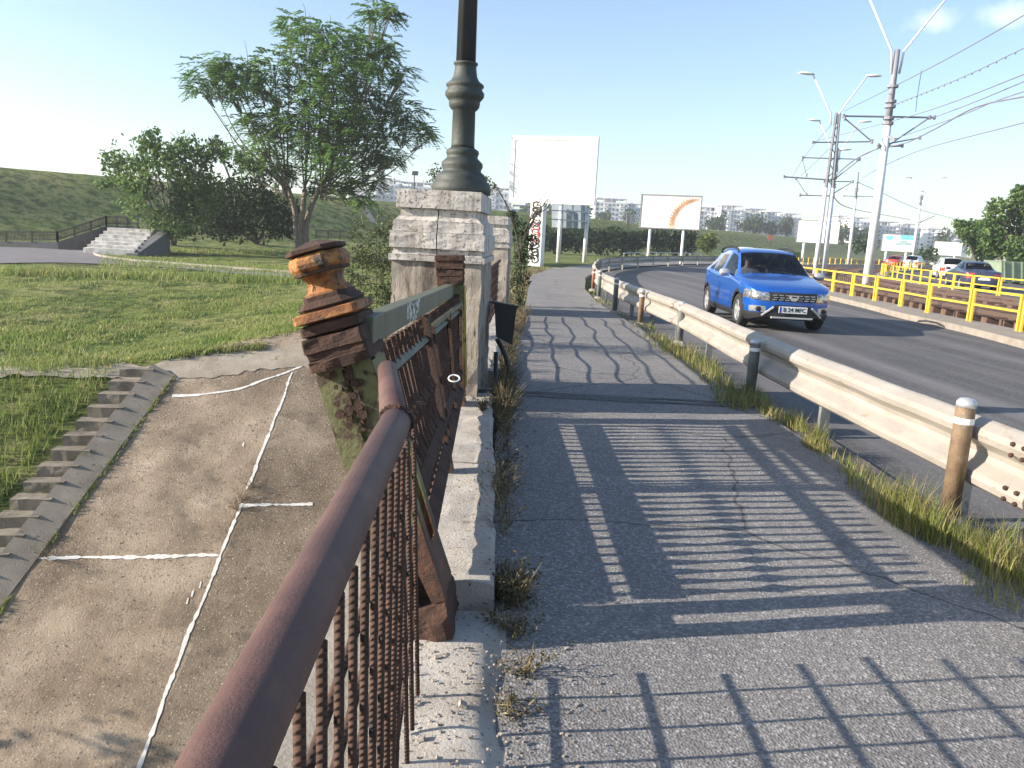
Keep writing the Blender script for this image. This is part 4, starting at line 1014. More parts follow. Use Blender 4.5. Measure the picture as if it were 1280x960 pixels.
# ------------------------------------------------------------------ tram poles, lamps, wires
def pole(base, top, label, r=.13, lattice=False, lamps=None, arms=(), zlat=None, twin=None):
    t = empty('tram_pole', base, label, 'pole')
    h = top.z; d = (top - base)
    if lattice:
        for s_ in (-1, 1):
            q = MB(); q.tube([base + Vector((s_ * .23, 0, 0)), base + Vector((s_ * .20, 0, h * .55))], [r * .9, r * .75], 8); q.build('shaft', M_pole, t, sm=True, world=True)
            q = MB(); q.tube([base + Vector((s_ * .20, 0, h * .55)), base + Vector((s_ * .10, 0, h))], [r * .62, r * .4], 6); q.build('upper_shaft', M_poled, t, world=True)
        q = MB(); n = 9
        for k in range(n):
            z0 = h * (.56 + .42 * k / n); z1 = h * (.56 + .42 * (k + 1) / n); w0 = .2 - .1 * k / n
            q.bar(base + Vector((w0 * (-1) ** k, 0, z0)), base + Vector((-w0 * (-1) ** k, 0, z1)), .04, .04)
        q.build('lacing', M_poled, t, world=True)
    else:
        zl = zlat or h * .68
        q = MB(); q.tube([base, base + d * (zl / h)], [r * 1.15, r * .85], 12); q.build('shaft', M_pole, t, sm=True, world=True)
        q = MB(); q.tube([base + d * (zl / h), top], [r * .8, r * .6], 10); q.build('upper_shaft', M_poled, t, sm=True, world=True)
        for zz in (zl, zl * 1.03, zl * 1.10, zl * 1.13, zl * 1.22):
            q = MB(); q.lathe([(zz, r * 1.25), (zz + .12, r * 1.25)], (base.x + d.x * zz / h, base.y + d.y * zz / h, 0), 10); q.build('clamp', M_poled, t, world=True)
    for (a, b, rr) in arms:
        q = MB(); q.tube([a, b], rr, 6); e = (Vector(b) - Vector(a)).normalized()
        for e0 in (Vector(a), Vector(b)): q.lathe([(-.09, .05), (-.03, .07), (.03, .05), (.09, .07)], e0, 8)
        q.build('bracket_arm', M_poled, t, world=True)
    if lamps:
        for (m0, m1, m2, hd) in lamps:
            q = MB(); q.tube([m0, m1, m2], [.055, .05, .04], 8); am = q.build('lamp_arm', M_pole, t, sm=True, world=True)
            dirv = Vector((hd, 0, .04)); rings = []
            for f, w, hh in ((0, .05, .05), (.15, .12, .08), (.45, .17, .11), (.8, .15, .08), (1, .04, .03)):
                c = Vector(m2) + dirv * (f * .95 - .1)
                rings.append([c + Vector((0, w * math.cos(a), hh * math.sin(a) * (1 if math.sin(a) > 0 else .55))) for a in [k * .628 for k in range(10)]])
            q = MB(); q.loft(rings); q.build('lamp_head', M_white, t, sm=True, world=True)
    return t
def A(px, py, Y): return atY(px, py, Y)
Y1 = 36.5; b = at(1083, 361, 0); b = Vector((A(1083, 358, Y1).x, Y1, 0)); tp = A(1122, 62, Y1)
pole(b, Vector((tp.x, Y1, tp.z)), 'nearest tall white tram pole with forked lamp arms and dark upper half', .19, False,
     [(A(1114, 92, Y1), A(1115, 64, Y1), A(1080, -18, Y1), -1.), (A(1124, 92, Y1), A(1130, 64, Y1), A(1196, -18, Y1), 1.)],
     [(A(1054, 145, Y1), A(1168, 147, Y1), .045), (A(1110, 182, Y1), A(1162, 147, Y1), .035), (A(1056, 148, Y1 - .3), A(1090, 177, Y1 - .3), .03), (A(1098, 182, Y1), A(1150, 172, Y1), .035), (A(1106, 168, Y1), A(1118, 175, Y1 - .5), .06), (A(1097, 184, Y1), A(1128, 182, Y1), .05)], zlat=7.2)
Y2 = 47.; bx = A(1028, 345, Y2); tp = A(1043, 141, Y2)
pole(Vector((A(1023, 345, Y2).x, Y2, 0)), Vector((tp.x, Y2, tp.z)), 'second tram pole, a white and dark latticed pair with twin lamps', .17, True,
     [(A(1038, 155, Y2), A(1039, 143, Y2), A(1016, 93, Y2), -1.), (A(1046, 155, Y2), A(1048, 143, Y2), A(1084, 95, Y2), 1.)],
     [(A(1016, 178, Y2), A(1090, 177, Y2), .045), (A(1003, 197, Y2), A(1072, 199, Y2), .035), (A(980, 221, Y2), A(1040, 225, Y2), .045), (A(1000, 244, Y2), A(1042, 245, Y2), .035), (A(1042, 225, Y2), A(1075, 199, Y2), .035), (A(1040, 243, Y2), A(1066, 227, Y2), .03), (A(1003, 199, Y2), A(1008, 219, Y2), .02), (A(995, 223, Y2), A(1008, 243, Y2), .02)])
Y2b = 58.; 
pole(Vector((A(1030, 340, Y2b).x, Y2b, 0)), Vector((A(1047, 185, Y2b).x, Y2b, A(1047, 185, Y2b).z)), 'third tram pole half hidden behind the latticed pair, with small lamps', .15, False,
     [(A(1042, 200, Y2b), A(1042, 190, Y2b), A(1024, 151, Y2b), -1.), (A(1049, 200, Y2b), A(1050, 190, Y2b), A(1075, 152, Y2b), 1.), (A(1047, 215, Y2b), A(1047, 205, Y2b), A(1050, 187, Y2b), 1.)],
     [(A(1030, 227, Y2b), A(1066, 227, Y2b), .04)], zlat=6)
Y3 = 83.
pole(Vector((A(1060, 333, Y3).x, Y3, 0)), Vector((A(1073, 215, Y3).x, Y3, A(1073, 215, Y3).z)), 'slim distant tram pole between the two taller poles', .15, False, None, [(A(1055, 245, Y3), A(1094, 246, Y3), .04)], zlat=7)
Y4 = 105.
pole(Vector((A(1140, 327, Y4).x, Y4, 0)), Vector((A(1152, 243, Y4).x, Y4, A(1152, 243, Y4).z)), 'distant white pole beside the printed billboard, with double lamps', .17, False,
     [(A(1150, 250, Y4), A(1149, 244, Y4), A(1139, 222, Y4), -1.2), (A(1153, 250, Y4), A(1154, 244, Y4), A(1174, 222, Y4), 1.2)], [(A(1150, 278, Y4), A(1168, 270, Y4), .05)], zlat=8)
def wire(pts, label, r=.017, drop=False):
    q = MB(); q.tube(resample([A(*p) for p in pts], 1.5), r, 5)
    if drop:
        P_ = resample([A(*p) for p in pts], .8)
        for p in P_: q.box(p - Vector((0, 0, .02)), (.035, .035, .06))
    o = q.build('overhead_wire', M_wire); tag(o, label, 'wire', 'overhead wires of the tram line'); return o
wire([(1055, 139, 47), (1155, 89, 30), (1285, 16, 21), (1480, -110, 14)], 'topmost overhead wire rising from the latticed pole to the upper right')
wire([(1118, 131, 36.5), (1200, 98, 27), (1285, 58, 21), (1480, -30, 14)], 'beaded overhead wire just below the topmost one', .014, True)
wire([(1018, 177, 47), (1098, 156, 40), (1168, 136, 30), (1285, 91, 21), (1480, 10, 14)], 'straight overhead wire passing the upper bracket of the nearest pole')
wire([(1165, 148, 36.5), (1220, 127, 28), (1285, 100, 21), (1480, 20, 14)], 'overhead wire leaving the bracket tip of the nearest pole')
wire([(1115, 175, 36.5), (1200, 145, 28), (1240, 128, 24), (1285, 113, 21), (1480, 50, 14)], 'thin overhead wire above the sagging thick one')
wire([(1110, 184, 36.5), (1135, 178, 35), (1175, 158, 30), (1220, 134, 25), (1285, 120, 21), (1480, 85, 14)], 'thick sagging overhead wire joining the nearest pole', .026)
wire([(1078, 222, 58), (1108, 206, 40), (1150, 188, 33), (1215, 170, 26), (1285, 152, 21), (1480, 95, 14)], 'lowest overhead wire crossing behind the nearest pole')
wire([(1040, 224, 47), (1060, 206, 44), (1080, 193, 41), (1106, 183, 36.5)], 'thick feeder wire slung between the two nearest poles', .03)
wire([(1042, 222, 47), (1064, 202, 44), (1084, 192, 41), (1107, 181, 36.5)], 'second feeder wire slung close beside the thick one', .02)
wire([(1040, 155, 47), (1020, 178, 52), (1003, 200, 58), (990, 222, 66)], 'slanting guy wire left of the latticed pole', .016)
wire([(1036, 186, 47), (1018, 204, 52), (998, 222, 58)], 'shorter slanting guy wire left of the latticed pole', .016)
wire([(1040, 243, 47), (1052, 256, 55), (1070, 262, 70), (1090, 266, 90), (1140, 275, 105)], 'drooping wire from the latticed pole to the distant poles', .03)
wire([(1073, 228, 83), (1100, 240, 90), (1150, 262, 105), (1200, 275, 130)], 'faint overhead wire running off past the distant pole', .03)
wire([(1118, 148, 36.5), (1122, 160, 36.4), (1116, 172, 36.4)], 'looped jumper wire hanging on the nearest pole', .014)
wire([(1152, 88, 30.2), (1147, 118, 33), (1144, 146, 36.3)], 'vertical dropper wire right of the nearest pole', .012)

# ------------------------------------------------------------------ billboards
def billboard(tl, tr, br, bl, Y, dYr, legs, label, frame=M_bframe, thick=.28, poster=M_poster, border=.045, leg_r=.09):
    """corner pixels, depth of left edge Y and of right edge Y+dYr"""
    a, b_, c, d = A(*tl, Y), A(*tr, Y + dYr), A(*br, Y + dYr), A(*bl, Y)
    zt = (a.z + b_.z) / 2; zb = (c.z + d.z) / 2
    L_ = Vector(((a.x + d.x) / 2, Y, 0)); R_ = Vector(((b_.x + c.x) / 2, Y + dYr, 0))
    t = empty('billboard', (L_ + R_) / 2, label, 'billboard')
    u = (R_ - L_).normalized(); n = Vector((u.y, -u.x, 0)); W_ = (R_ - L_).length; bw = border * W_
    up_ = Vector((0, 0, 1))
    MB().prism([L_ + u * bw * .5 + up_ * (zb + bw * .5), R_ - u * bw * .5 + up_ * (zb + bw * .5), R_ - u * bw * .5 + up_ * (zt - bw * .5), L_ + u * bw * .5 + up_ * (zt - bw * .5)], -n * (thick * .8)).build('backing', M_bback, t, world=True)
    def P(f, g, o=.012): return L_ + u * (W_ * f) + up_ * (zb + (zt - zb) * g) + n * o
    fb, gb = bw / W_, bw / (zt - zb)
    MB().add([P(fb, gb), P(1 - fb, gb), P(1 - fb, 1 - gb), P(fb, 1 - gb)], [(0, 1, 2, 3)]).build('poster', poster, t, world=True)
    for (f0, g0), (f1, g1) in (((0, gb / 2), (1, gb / 2)), ((0, 1 - gb / 2), (1, 1 - gb / 2)), ((fb / 2, gb), (fb / 2, 1 - gb)), ((1 - fb / 2, gb), (1 - fb / 2, 1 - gb))):
        MB().bar(P(f0, g0, .05 - thick / 2), P(f1, g1, .05 - thick / 2), thick, bw, up_ if g0 == g1 else u).build('frame', frame, t, world=True)
    for k, (px, w) in enumerate(legs):
        # leg under the board at pixel column px
        f = min(.97, max(.03, ((A(px, (bl[1] + br[1]) / 2, Y + dYr / 2).x - L_.x) / (R_.x - L_.x))))
        p = L_ + u * (W_ * f) - n * (thick * .5); gz = land(p.x, p.y)
        if w > .3: MB().bar(Vector((p.x, p.y, gz - .3)), Vector((p.x, p.y, zb + .05)), w, w, u).build('pillar', M_white, t, world=True)
        else: MB().tube([Vector((p.x, p.y, gz - .3)), Vector((p.x, p.y, zb + .05))], w, 10).build('leg', M_pole, t, sm=True, world=True)
    return t, P, n
t, P, n = billboard((641.5, 167), (748.5, 173.5), (742.5, 259), (635, 250.5), 44.5, -1.6, [(673, .72)], 'largest blank white billboard on a graffiti covered white pillar')
f0 = .37
pbase = [c for c in t.children if c.name.startswith('pillar')][0]
pm = t.matrix_basis @ sum((v.co for v in pbase.data.vertices), Vector()) / 8 if False else None
vs_ = [t.matrix_basis @ v.co for v in pbase.data.vertices]; pc = sum(vs_, Vector()) / 8; pz0 = min(v.z for v in vs_); pz1 = max(v.z for v in vs_)
uu = Vector((-n.y, n.x, 0)); random.seed(5)
for mt, g0, g1, cnt in ((M_blk, .66, .97, 7), (M_red, .42, .66, 6), (M_blk, .08, .42, 6)):
    q = MB()
    for k in range(cnt):
        zc = pz0 + .3 + (pz1 - pz0 - .3) * (g0 + (g1 - g0) * (k + .5) / cnt); a0 = U(0, 6)
        pts = [pc * 1 + Vector((0, 0, zc - pc.z)) + n * .372 + uu * (.21 * math.cos(a0 + q_ * U(.7, 1.0)) + U(-.04, .04)) + Vector((0, 0, .20 * math.sin(a0 + q_ * .9))) for q_ in range(6)]
        q.tube(resample(pts, .06), .022 if mt is M_red else .03, 5)
    q.build('graffiti', mt, t, world=True)
# smaller board seen from the back behind it
t = empty('billboard', A(712, 320, 56), 'billboard seen from behind, dark bracing under the largest white billboard', 'billboard')
p = [A(690, 257, 56), A(735, 259, 55.5), A(735, 286, 55.5), A(690, 284, 56)]
MB().prism([A(690, 235, 56), A(735, 237, 55.5), p[2], p[3]], (0, .1, 0)).build('panel', mat('billboard_back_pale', (.36, .42, .48), 2, .6), t, world=True)
for a_, b_ in (((703, 240), (703, 285)), ((716, 240), (716, 285)), ((733, 240), (733, 286))): MB().bar(A(*a_, 55.3), A(*b_, 55.3), .2, .12, (1, 0, 0)).build('rib', M_bback, t, world=True)
for a_, b_ in (((690, 263), (735, 265)), ((703, 262), (718, 272)), ((690, 274), (735, 277))): MB().bar(A(*a_, 55.2), A(*b_, 55.2), .07, .09, (0, 0, 1)).build('brace', M_bback, t, world=True)
for px in (699, 732): 
    p = A(px, 300, 55.6); gz = land(p.x, p.y); MB().tube([(p.x, p.y, gz - .2), (p.x, p.y, 3.6)], .14, 10).build('leg', M_pole, t, sm=True, world=True)
t, P, n = billboard((801.5, 242), (878.5, 245.5), (874, 288.5), (799, 284.5), 62, -1.5, [(814, .11), (853, .11)], 'billboard with an arc of faded orange feather shapes', M_bframeg, .25, M_poster, .018)
q = MB()
random.seed(11)
for k in range(16):
    a = R(187 - 92 * k / 15); cx, cy = .955, .12
    for l_, da in ((.17, .25), (.13, .6), (.09, 1.0)):
        e0 = (cx + .36 * math.cos(a), cy + .70 * math.sin(a)); e1 = (cx + (.36 + l_) * math.cos(a - da * .35), min(.95, cy + (.70 + l_ * 1.3) * math.sin(a - da * .35)))
        if e0[0] > .975 or e1[0] > .975: continue
        c = P(*e0, .02); dr = P(*e1, .02) - c; s_ = n.cross(dr).normalized() * U(.07, .12); q.add([c, c + dr * .5 + s_, c + dr, c + dr * .5 - s_], [(0, 1, 2, 3)])
q.v = [v for v in q.v]; q.build('print', M_or, t, world=True)
q = MB()
for r_ in range(4):
    for k in range(5): q.add([P(.12 + .09 * k, .75 - .12 * r_, .02), P(.19 + .09 * k, .75 - .12 * r_, .02), P(.19 + .09 * k, .78 - .12 * r_, .02), P(.12 + .09 * k, .78 - .12 * r_, .02)], [(0, 1, 2, 3)])
q.build('faint_lettering', mat('faint_print', (.76, .72, .70), 2, .6), t, world=True)
billboard((997, 274), (1050, 277.5), (1048, 305.5), (995, 302.5), 90, -1.5, [(1007, .14), (1032, .14)], 'blank white billboard behind the tram poles', M_bframeg, .25, M_poster, .012)
t, P, n = billboard((1103, 291.5), (1145.5, 294.5), (1143.5, 316), (1101, 313), 108, -1.5, [(1110, .15), (1131, .15)], 'billboard printed with a pale blue patch and a grey car shape', M_bframeg, .25, M_poster, .012)
MB().add([P(.56, .70, .03), P(.98, .70, .03), P(.98, .98, .03), P(.52, .98, .03)], [(0, 1, 2, 3)]).build('print', M_cy, t, world=True)
MB().add([P(.22 + .12 * math.cos(k * .524), .78 + .13 * math.sin(k * .524), .03) for k in range(12)], [tuple(range(12))]).build('print', M_cy, t, world=True)
MB().add([P(*p, .035) for p in ((.40, .40), (.42, .50), (.52, .53), (.58, .66), (.72, .67), (.80, .55), (.88, .52), (.89, .38), (.42, .36))], [tuple(range(9))]).build('print', M_gp, t, world=True)
billboard((1167, 301), (1203, 303), (1201.5, 321), (1167, 318), 115, -1.5, [(1191, .15)], 'small blank white billboard by the trees at the right', M_bframeg, .25, M_poster, .012)
t = empty('road_sign', gh(784, 322), 'small dark sign on a thin post left of the feather billboard', 'sign')
Yp = gh(784, 322).y; p = A(784, 322, Yp)
MB().tube([A(784, 324, Yp), A(784.8, 268, Yp)], .05, 8).build('post', M_iron, t, world=True)
a_ = A(787, 274, Yp); MB().box(a_, (.75, .06, 1.0)).build('sign_plate', M_bframeg, t, world=True, bevel=.02)

# ------------------------------------------------------------------ vegetation
random.seed(21)
def rv(): 
    while True:
        v = Vector((U(-1, 1), U(-1, 1), U(-1, 1)))
        if .05 < v.length < 1: return v
def leaf(mb, p, s, asp=.55, n=None):
    d = (n or rv()).normalized(); w = d.cross(rv()).normalized() * (s * asp); d = d * s; k = w.cross(d).normalized() * s * .12
    mb.add([p - d * .5, p + w * .5 + k, p + d * .5, p - w * .5 + k], [(0, 1, 2, 3)])
DENS = 2.6
def lobes_foliage(lobes, dens, size, thr=-.15, nscale=.8, shell=.45, up=0., asp=.55):
    mb = MB()
    for c, r in lobes:
        c = Vector(c); r = Vector(r) if hasattr(r, '__len__') else Vector((r, r, r))
        area = (r.x * r.y + r.y * r.z + r.x * r.z) / 3; n = int(dens * area * DENS)
        for _ in range(n):
            d = rv().normalized(); q = rnd() ** shell
            q *= 1 + .28 * noise.noise(d * 2.3 + c)
            p = c + Vector((d.x * r.x, d.y * r.y, d.z * r.z)) * q
            if noise.noise(p * nscale) < thr: continue
            leaf(mb, p, size * U(.6, 1.3), asp)
    return mb
def branch(mb, pts, r0_, r1_, n=6):
    P_ = resample(pts, max(.05, (Vector(pts[-1]) - Vector(pts[0])).length / 10)); k = len(P_)
    mb.tube(P_, [r0_ + (r1_ - r0_) * i / max(1, k - 1) for i in range(k)], n)
# tall feathery tree
YT = gh(380, 322).y
t = empty('ailanthus_tree', gh(380, 322), 'tall feathery open crowned tree with several stems on the lawn', 'tree')
b0 = gh(380, 322); tr = MB(); sc = YT / 985
stems = []
for px, bx in ((366, -6), (381, 0), (394, 7)):
    pts = [b0 + Vector((bx * sc * .8, U(-.2, .2), -.2)), A(376 + bx * .9, 290, YT), A(378 + (px - 380) * .7, 262, YT + U(-.6, .6)), A(px + (px - 380) * .5, 232, YT + U(-1, 1))]
    branch(tr, pts, .20, .13, 9); stems.append(pts[-1])
CL = [(265, 97, 26), (250, 107, 16), (285, 84, 20), (300, 100, 24), (325, 108, 24), (342, 82, 20), (365, 34, 18), (386, 50, 22), (405, 44, 18), (425, 62, 26), (452, 52, 20), (472, 18, 19), (490, 14, 10), (470, 62, 24), (402, 84, 24), (440, 90, 26), (468, 90, 22), (487, 62, 10), (384, 112, 26), (415, 118, 28), (345, 132, 28), (450, 128, 30), (378, 148, 28), (505, 92, 11), (498, 105, 8), (505, 138, 22), (520, 160, 18), (535, 172, 10), (485, 165, 26), (470, 190, 24), (440, 165, 30), (405, 165, 30), (355, 162, 24), (312, 155, 17), (330, 185, 18), (420, 205, 24), (462, 205, 22), (490, 200, 16), (440, 230, 16), (395, 198, 20), (300, 192, 17), (470, 228, 12), (425, 140, 30), (372, 70, 16), (320, 205, 14), (430, 236, 12), (455, 150, 26), (360, 215, 18), (400, 235, 16), (452, 250, 10), (430, 190, 28), (385, 182, 24), (335, 160, 20), (412, 100, 26), (345, 205, 16), (480, 128, 22), (290, 118, 14)]
lf = MB(); tips = []
for (px, py, pr_) in CL:
    dy = U(-1, 1) * (2.6 - abs(px - 390) / 120); c = A(px, py, YT + dy); r = pr_ * sc
    st = min(stems, key=lambda s: abs(s.x - c.x) + U(0, .8)); mid = st * .45 + c * .55 + Vector((U(-.3, .3), 0, -.35 - .25 * abs(c.x - st.x) / 2))
    branch(tr, [st + Vector((0, 0, U(-.8, .1))), mid, c - Vector((0, 0, r * .2))], .055, .02, 6)
    for k in range(5): branch(tr, [mid * .35 + c * .65, c + rv() * r * .8], .03, .012, 4)
    for k in range(int(14 + 72 * (r / 1.2) ** 1.5)):
        d = rv(); p = c + Vector((d.x * r, d.y * r * 1.1, d.z * r * .85 + .1 * r))
        out = Vector((p.x - c.x, p.y - c.y, 0)) + rv() * .5; out.z = 0; out.normalize(); ax = out + Vector((0, 0, U(-.75, .5))); ax.normalize()
        ln = U(.55, .95); side = ax.cross(Vector((0, 0, 1))).normalized()
        for j in range(8):
            f = (j + .6) / 8; q = p + ax * (ln * f) - Vector((0, 0, .22 * f * f))
            for sg in (-1, 1):
                d2 = (side * sg + ax * .35 + Vector((0, 0, U(-.35, .05)))).normalized(); ll = .25 * (1 - .5 * abs(f - .4)); w = ax * .07
                lf.add([q, q + d2 * ll * .5 + w, q + d2 * ll, q + d2 * ll * .5 - w], [(0, 1, 2, 3)])
for (x0, y0, x1, y1) in ((308, 95, 305, 50), (340, 95, 350, 60), (303, 85, 298, 66), (322, 80, 318, 60), (345, 75, 349, 52), (362, 80, 357, 48), (368, 85, 372, 62), (380, 30, 378, 3), (408, 38, 412, 18), (383, 40, 386, 15), (300, 190, 262, 130), (330, 205, 288, 160), (352, 225, 290, 175), (500, 165, 513, 130)):
    branch(tr, [A(x0, y0 + 20, YT), A((x0 + x1) / 2 + 3, (y0 + y1) / 2, YT), A(x1, y1, YT)], .03, .01, 4)
tr.build('trunk', M_bark, t, sm=True, world=True); lf.build('crown', M_leaf_a, t, world=True)

def px_lobes(lst, Y, depth=1., f=1.):
    out = []
    for l in lst:
        px, py, r = l[:3]; ry = l[3] if len(l) > 3 else r
        out.append((A(px, py, Y + U(-depth, depth)), (r * Y / 985 * f, r * Y / 985 * f * 1.1, ry * Y / 985 * f)))
    return out
def shrub(name, label, cat, basep, lobes, dens, size, leafm, barkm=None, thr=-.15, nscale=.8, twigs=6, group=None, tr_r=.09, **kw):
    t = empty(name, basep, label, cat, group)
    mb = lobes_foliage(lobes, dens, size, thr, nscale, **kw); mb.build('crown' if 'tree' in name else 'foliage', leafm, t, world=True)
    q = MB()
    for c, r in lobes:
        b = basep + Vector((U(-.3, .3) * r[0] * .4, U(-.2, .2), -.2)); c = Vector(c)
        branch(q, [b, b * .5 + c * .5 + Vector((U(-.3, .3), U(-.3, .3), .2)) * r[0] * .5, c + Vector((0, 0, r[2] * .3))], tr_r, tr_r * .25, 6)
        for k in range(twigs):
            d = rv().normalized(); branch(q, [c, c + Vector((d.x * r[0], d.y * r[1], d.z * r[2])) * .9], tr_r * .3, tr_r * .1, 4)
    q.build('trunk' if 'tree' in name else 'stems', barkm or M_barkd, t, world=True); return t
YB = 44.
shrub('walnut_tree', 'big round bushy green tree left of the feathery tree, above the stair', 'tree', gh(215, 306), px_lobes([(205, 195, 34), (170, 205, 32), (235, 215, 38), (190, 240, 42), (145, 205, 20), (228, 180, 20), (225, 262, 36), (160, 240, 28, 24), (215, 285, 28, 18), (250, 245, 34), (140, 232, 18, 14), (265, 195, 22), (190, 178, 16)], YB), 150, .26, M_leaf_b, M_bark, -.2, .6, 5)
shrub('dark_bush', 'dark dense bush between the round tree and the feathery tree', 'bush', gh(320, 303), px_lobes([(270, 255, 32), (310, 250, 36), (345, 262, 32), (300, 215, 22), (275, 190, 14), (330, 280, 36, 22), (285, 285, 34, 20), (362, 275, 18, 26), (320, 225, 16), (268, 178, 10)], 50), 120, .28, M_leaf_c, None, -.4, .6, 4)
YP = 10.5
shrub('wild_shrub', 'grey green wild shrub growing beside the big stone pillar', 'bush', Vector((A(470, 400, YP).x, YP, land(A(470, 400, YP).x, YP))), px_lobes([(470, 410, 32, 24), (455, 440, 26, 22), (485, 450, 26, 24), (470, 490, 24, 24), (478, 530, 20, 22), (470, 290, 36, 26), (452, 320, 30), (480, 330, 34), (462, 355, 34), (485, 375, 28), (500, 285, 20), (440, 345, 16), (505, 320, 22)], YP, .4), 3200, .045, M_leaf_d, None, -.05, 5, 9, tr_r=.014, shell=.55)
YP = 17.
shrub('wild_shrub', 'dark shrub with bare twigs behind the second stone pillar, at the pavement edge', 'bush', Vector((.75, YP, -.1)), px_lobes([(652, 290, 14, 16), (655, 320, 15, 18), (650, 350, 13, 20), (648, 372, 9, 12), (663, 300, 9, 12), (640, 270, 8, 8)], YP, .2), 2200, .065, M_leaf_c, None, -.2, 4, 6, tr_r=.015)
q = MB()
for pts in ([(648, 330), (660, 280), (675, 250), (692, 232)], [(655, 300), (672, 262), (668, 240)], [(650, 320), (640, 270), (622, 238), (610, 228)], [(648, 300), (630, 250), (615, 226)], [(660, 285), (685, 248), (680, 262)], [(640, 330), (560, 240), (545, 205)], [(655, 290), (668, 268), (682, 262), (690, 250)]):
    branch(q, [A(x, y, 16.6) for x, y in pts], .016, .005, 4)
t_ = [o for o in col.objects if o.name.startswith('wild_shrub') and o.type == 'EMPTY'][-1]
q.build('bare_twigs', M_barkd, t_, world=True)
q = MB()
for (x, y) in ((545, 212), (548, 222), (540, 232), (548, 240), (612, 232), (618, 238), (608, 228), (540, 218)):
    for k in range(26): leaf(q, A(x, y, 16.6) + rv() * .14, .07)
q.build('twig_leaves', M_leaf_d, t_, world=True)
# hedge and bushes beyond the road bend
Yh = 92.
for k, (x0, x1) in enumerate(((672, 722), (722, 772), (772, 822), (822, 868))):
    yb = 318; lob = []
    for j in range(6): lob.append((x0 + (x1 - x0) * (j + .5) / 6, 303 + U(-3, 2) - (1 if k > 1 else 3), 10, 17))
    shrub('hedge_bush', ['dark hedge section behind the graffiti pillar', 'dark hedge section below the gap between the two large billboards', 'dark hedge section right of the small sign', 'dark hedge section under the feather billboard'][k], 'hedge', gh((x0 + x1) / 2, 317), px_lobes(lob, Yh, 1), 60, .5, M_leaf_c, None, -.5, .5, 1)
shrub('round_bush', 'yellow green round bush at the end of the dark hedge', 'bush', gh(884, 316), px_lobes([(880, 302, 10, 11), (890, 300, 9, 10), (885, 308, 12, 8)], 88, .5), 90, .42, M_leaf_e, None, -.4, .6, 1)
for k, (x, y, r, ry, lab) in enumerate(((772, 292, 14, 8, 'low green bush above the hedge beside the small sign'), (945, 318, 14, 9, 'low bush behind the roof of the blue car'), (1080, 305, 20, 12, 'green bush patch behind the tram poles'), (1158, 318, 16, 12, 'green bushes between the two far right billboards'), (1000, 320, 9, 7, 'small bush under the billboard behind the tram poles'))):
    shrub('low_bush', lab, 'bush', A(x, y + 8, 100), px_lobes([(x - r * .4, y, r * .6, ry), (x + r * .4, y + 1, r * .6, ry * .9)], 100), 40, .5, M_leaf_f, None, -.4, .5, 1)
# far tree clumps in front of the apartments
FT = [(690, 265, 20, 14), (725, 263, 18, 12), (755, 270, 10, 8), (786, 270, 8, 12), (895, 275, 15, 15), (930, 280, 12, 8), (945, 278, 14, 13), (965, 284, 12, 9), (983, 281, 10, 13), (660, 262, 12, 10), (1060, 290, 16, 10), (1085, 292, 14, 10), (1180, 296, 12, 12), (1130, 298, 10, 8), (1052, 290, 10, 14)]
ftl = ['far trees left of the stone pillar shrub', 'far tree between white billboard and sign', 'low far tree by the first apartment block', 'slim far tree before the apartment block', 'tall far tree right of the feather billboard', 'low far tree on the dyke', 'broad far tree above the blue car', 'small far tree above the blue car', 'poplar like far tree left of the blank billboard', 'far tree just right of the pillar', 'far tree beside the tram pole lamp', 'far tree right of the slim tram pole', 'far tree between the last two billboards', 'far tree over the printed billboard', 'slim far tree right of the blank billboard']
for (x, y, r, ry), lab in zip(FT, ftl):
    Yf = 260; shrub('far_tree', lab, 'tree', A(x, y + ry, Yf), px_lobes([(x - r * .35, y + 1, r * .65, ry * .8), (x + r * .3, y, r * .65, ry), (x, y + ry * .5, r * .8, ry * .6)], Yf, 3), 9, 1.1, M_leaf_f, None, -.4, .2, 1, group='trees in front of the apartment blocks', tr_r=.25)
# trees at the right edge
shrub('street_tree', 'nearest leafy tree at the right edge beyond the far road', 'tree', A(1268, 352, 56), px_lobes([(1262, 270, 24, 22), (1285, 255, 24, 20), (1245, 285, 20, 20), (1290, 295, 30, 24), (1275, 240, 12, 10), (1255, 305, 22, 16), (1310, 270, 30, 30), (1270, 310, 26, 18), (1250, 262, 18, 16), (1236, 300, 14, 14), (1290, 325, 30, 14)], 56), 190, .34, M_leaf_b, M_bark, -.2, .5, 3)
shrub('street_tree', 'lower leafy tree left of the right edge tree, over the parked red car', 'tree', A(1232, 345, 64), px_lobes([(1230, 290, 18, 16), (1212, 285, 16, 11), (1200, 280, 10, 7), (1240, 312, 16, 14), (1218, 302, 15, 12), (1205, 292, 10, 8), (1225, 318, 16, 12), (1246, 296, 14, 12)], 64), 180, .36, M_leaf_b, M_bark, -.25, .5, 3)
q = empty('container', A(1270, 352, 54), 'pale green metal container under the right edge tree', 'container')
MB().prism([A(1252, 352, 54), A(1330, 356, 54), A(1330, 330, 54), A(1252, 326, 54)], (0, 2, 0)).build('shell', mat('pale_green_metal', (.22, .28, .20), 2, .6), q, world=True)
for k in range(6): MB().bar(A(1256 + 11 * k, 352, 53.96), A(1256 + 11 * k, 327, 53.96), .08, .06, (0, 1, 0)).build('rib', MATS['pale_green_metal'], q, world=True)
# tree standing out of the frame to the left, its shade falls on the bank
random.seed(4)
lob = [(Vector((-12.5 + U(-1, 1), 2. + k * .85, .15 - .0 * k + U(-1.6, 1.0))), (.75, .6, .4)) for k in range(8)]
shrub('bank_tree', 'loose leafy tree on the bank left of the view', 'tree', Vector((-12.5, 4.5, -5)), lob, 26, .2, M_leaf_b, M_bark, -.1, .7, 3)

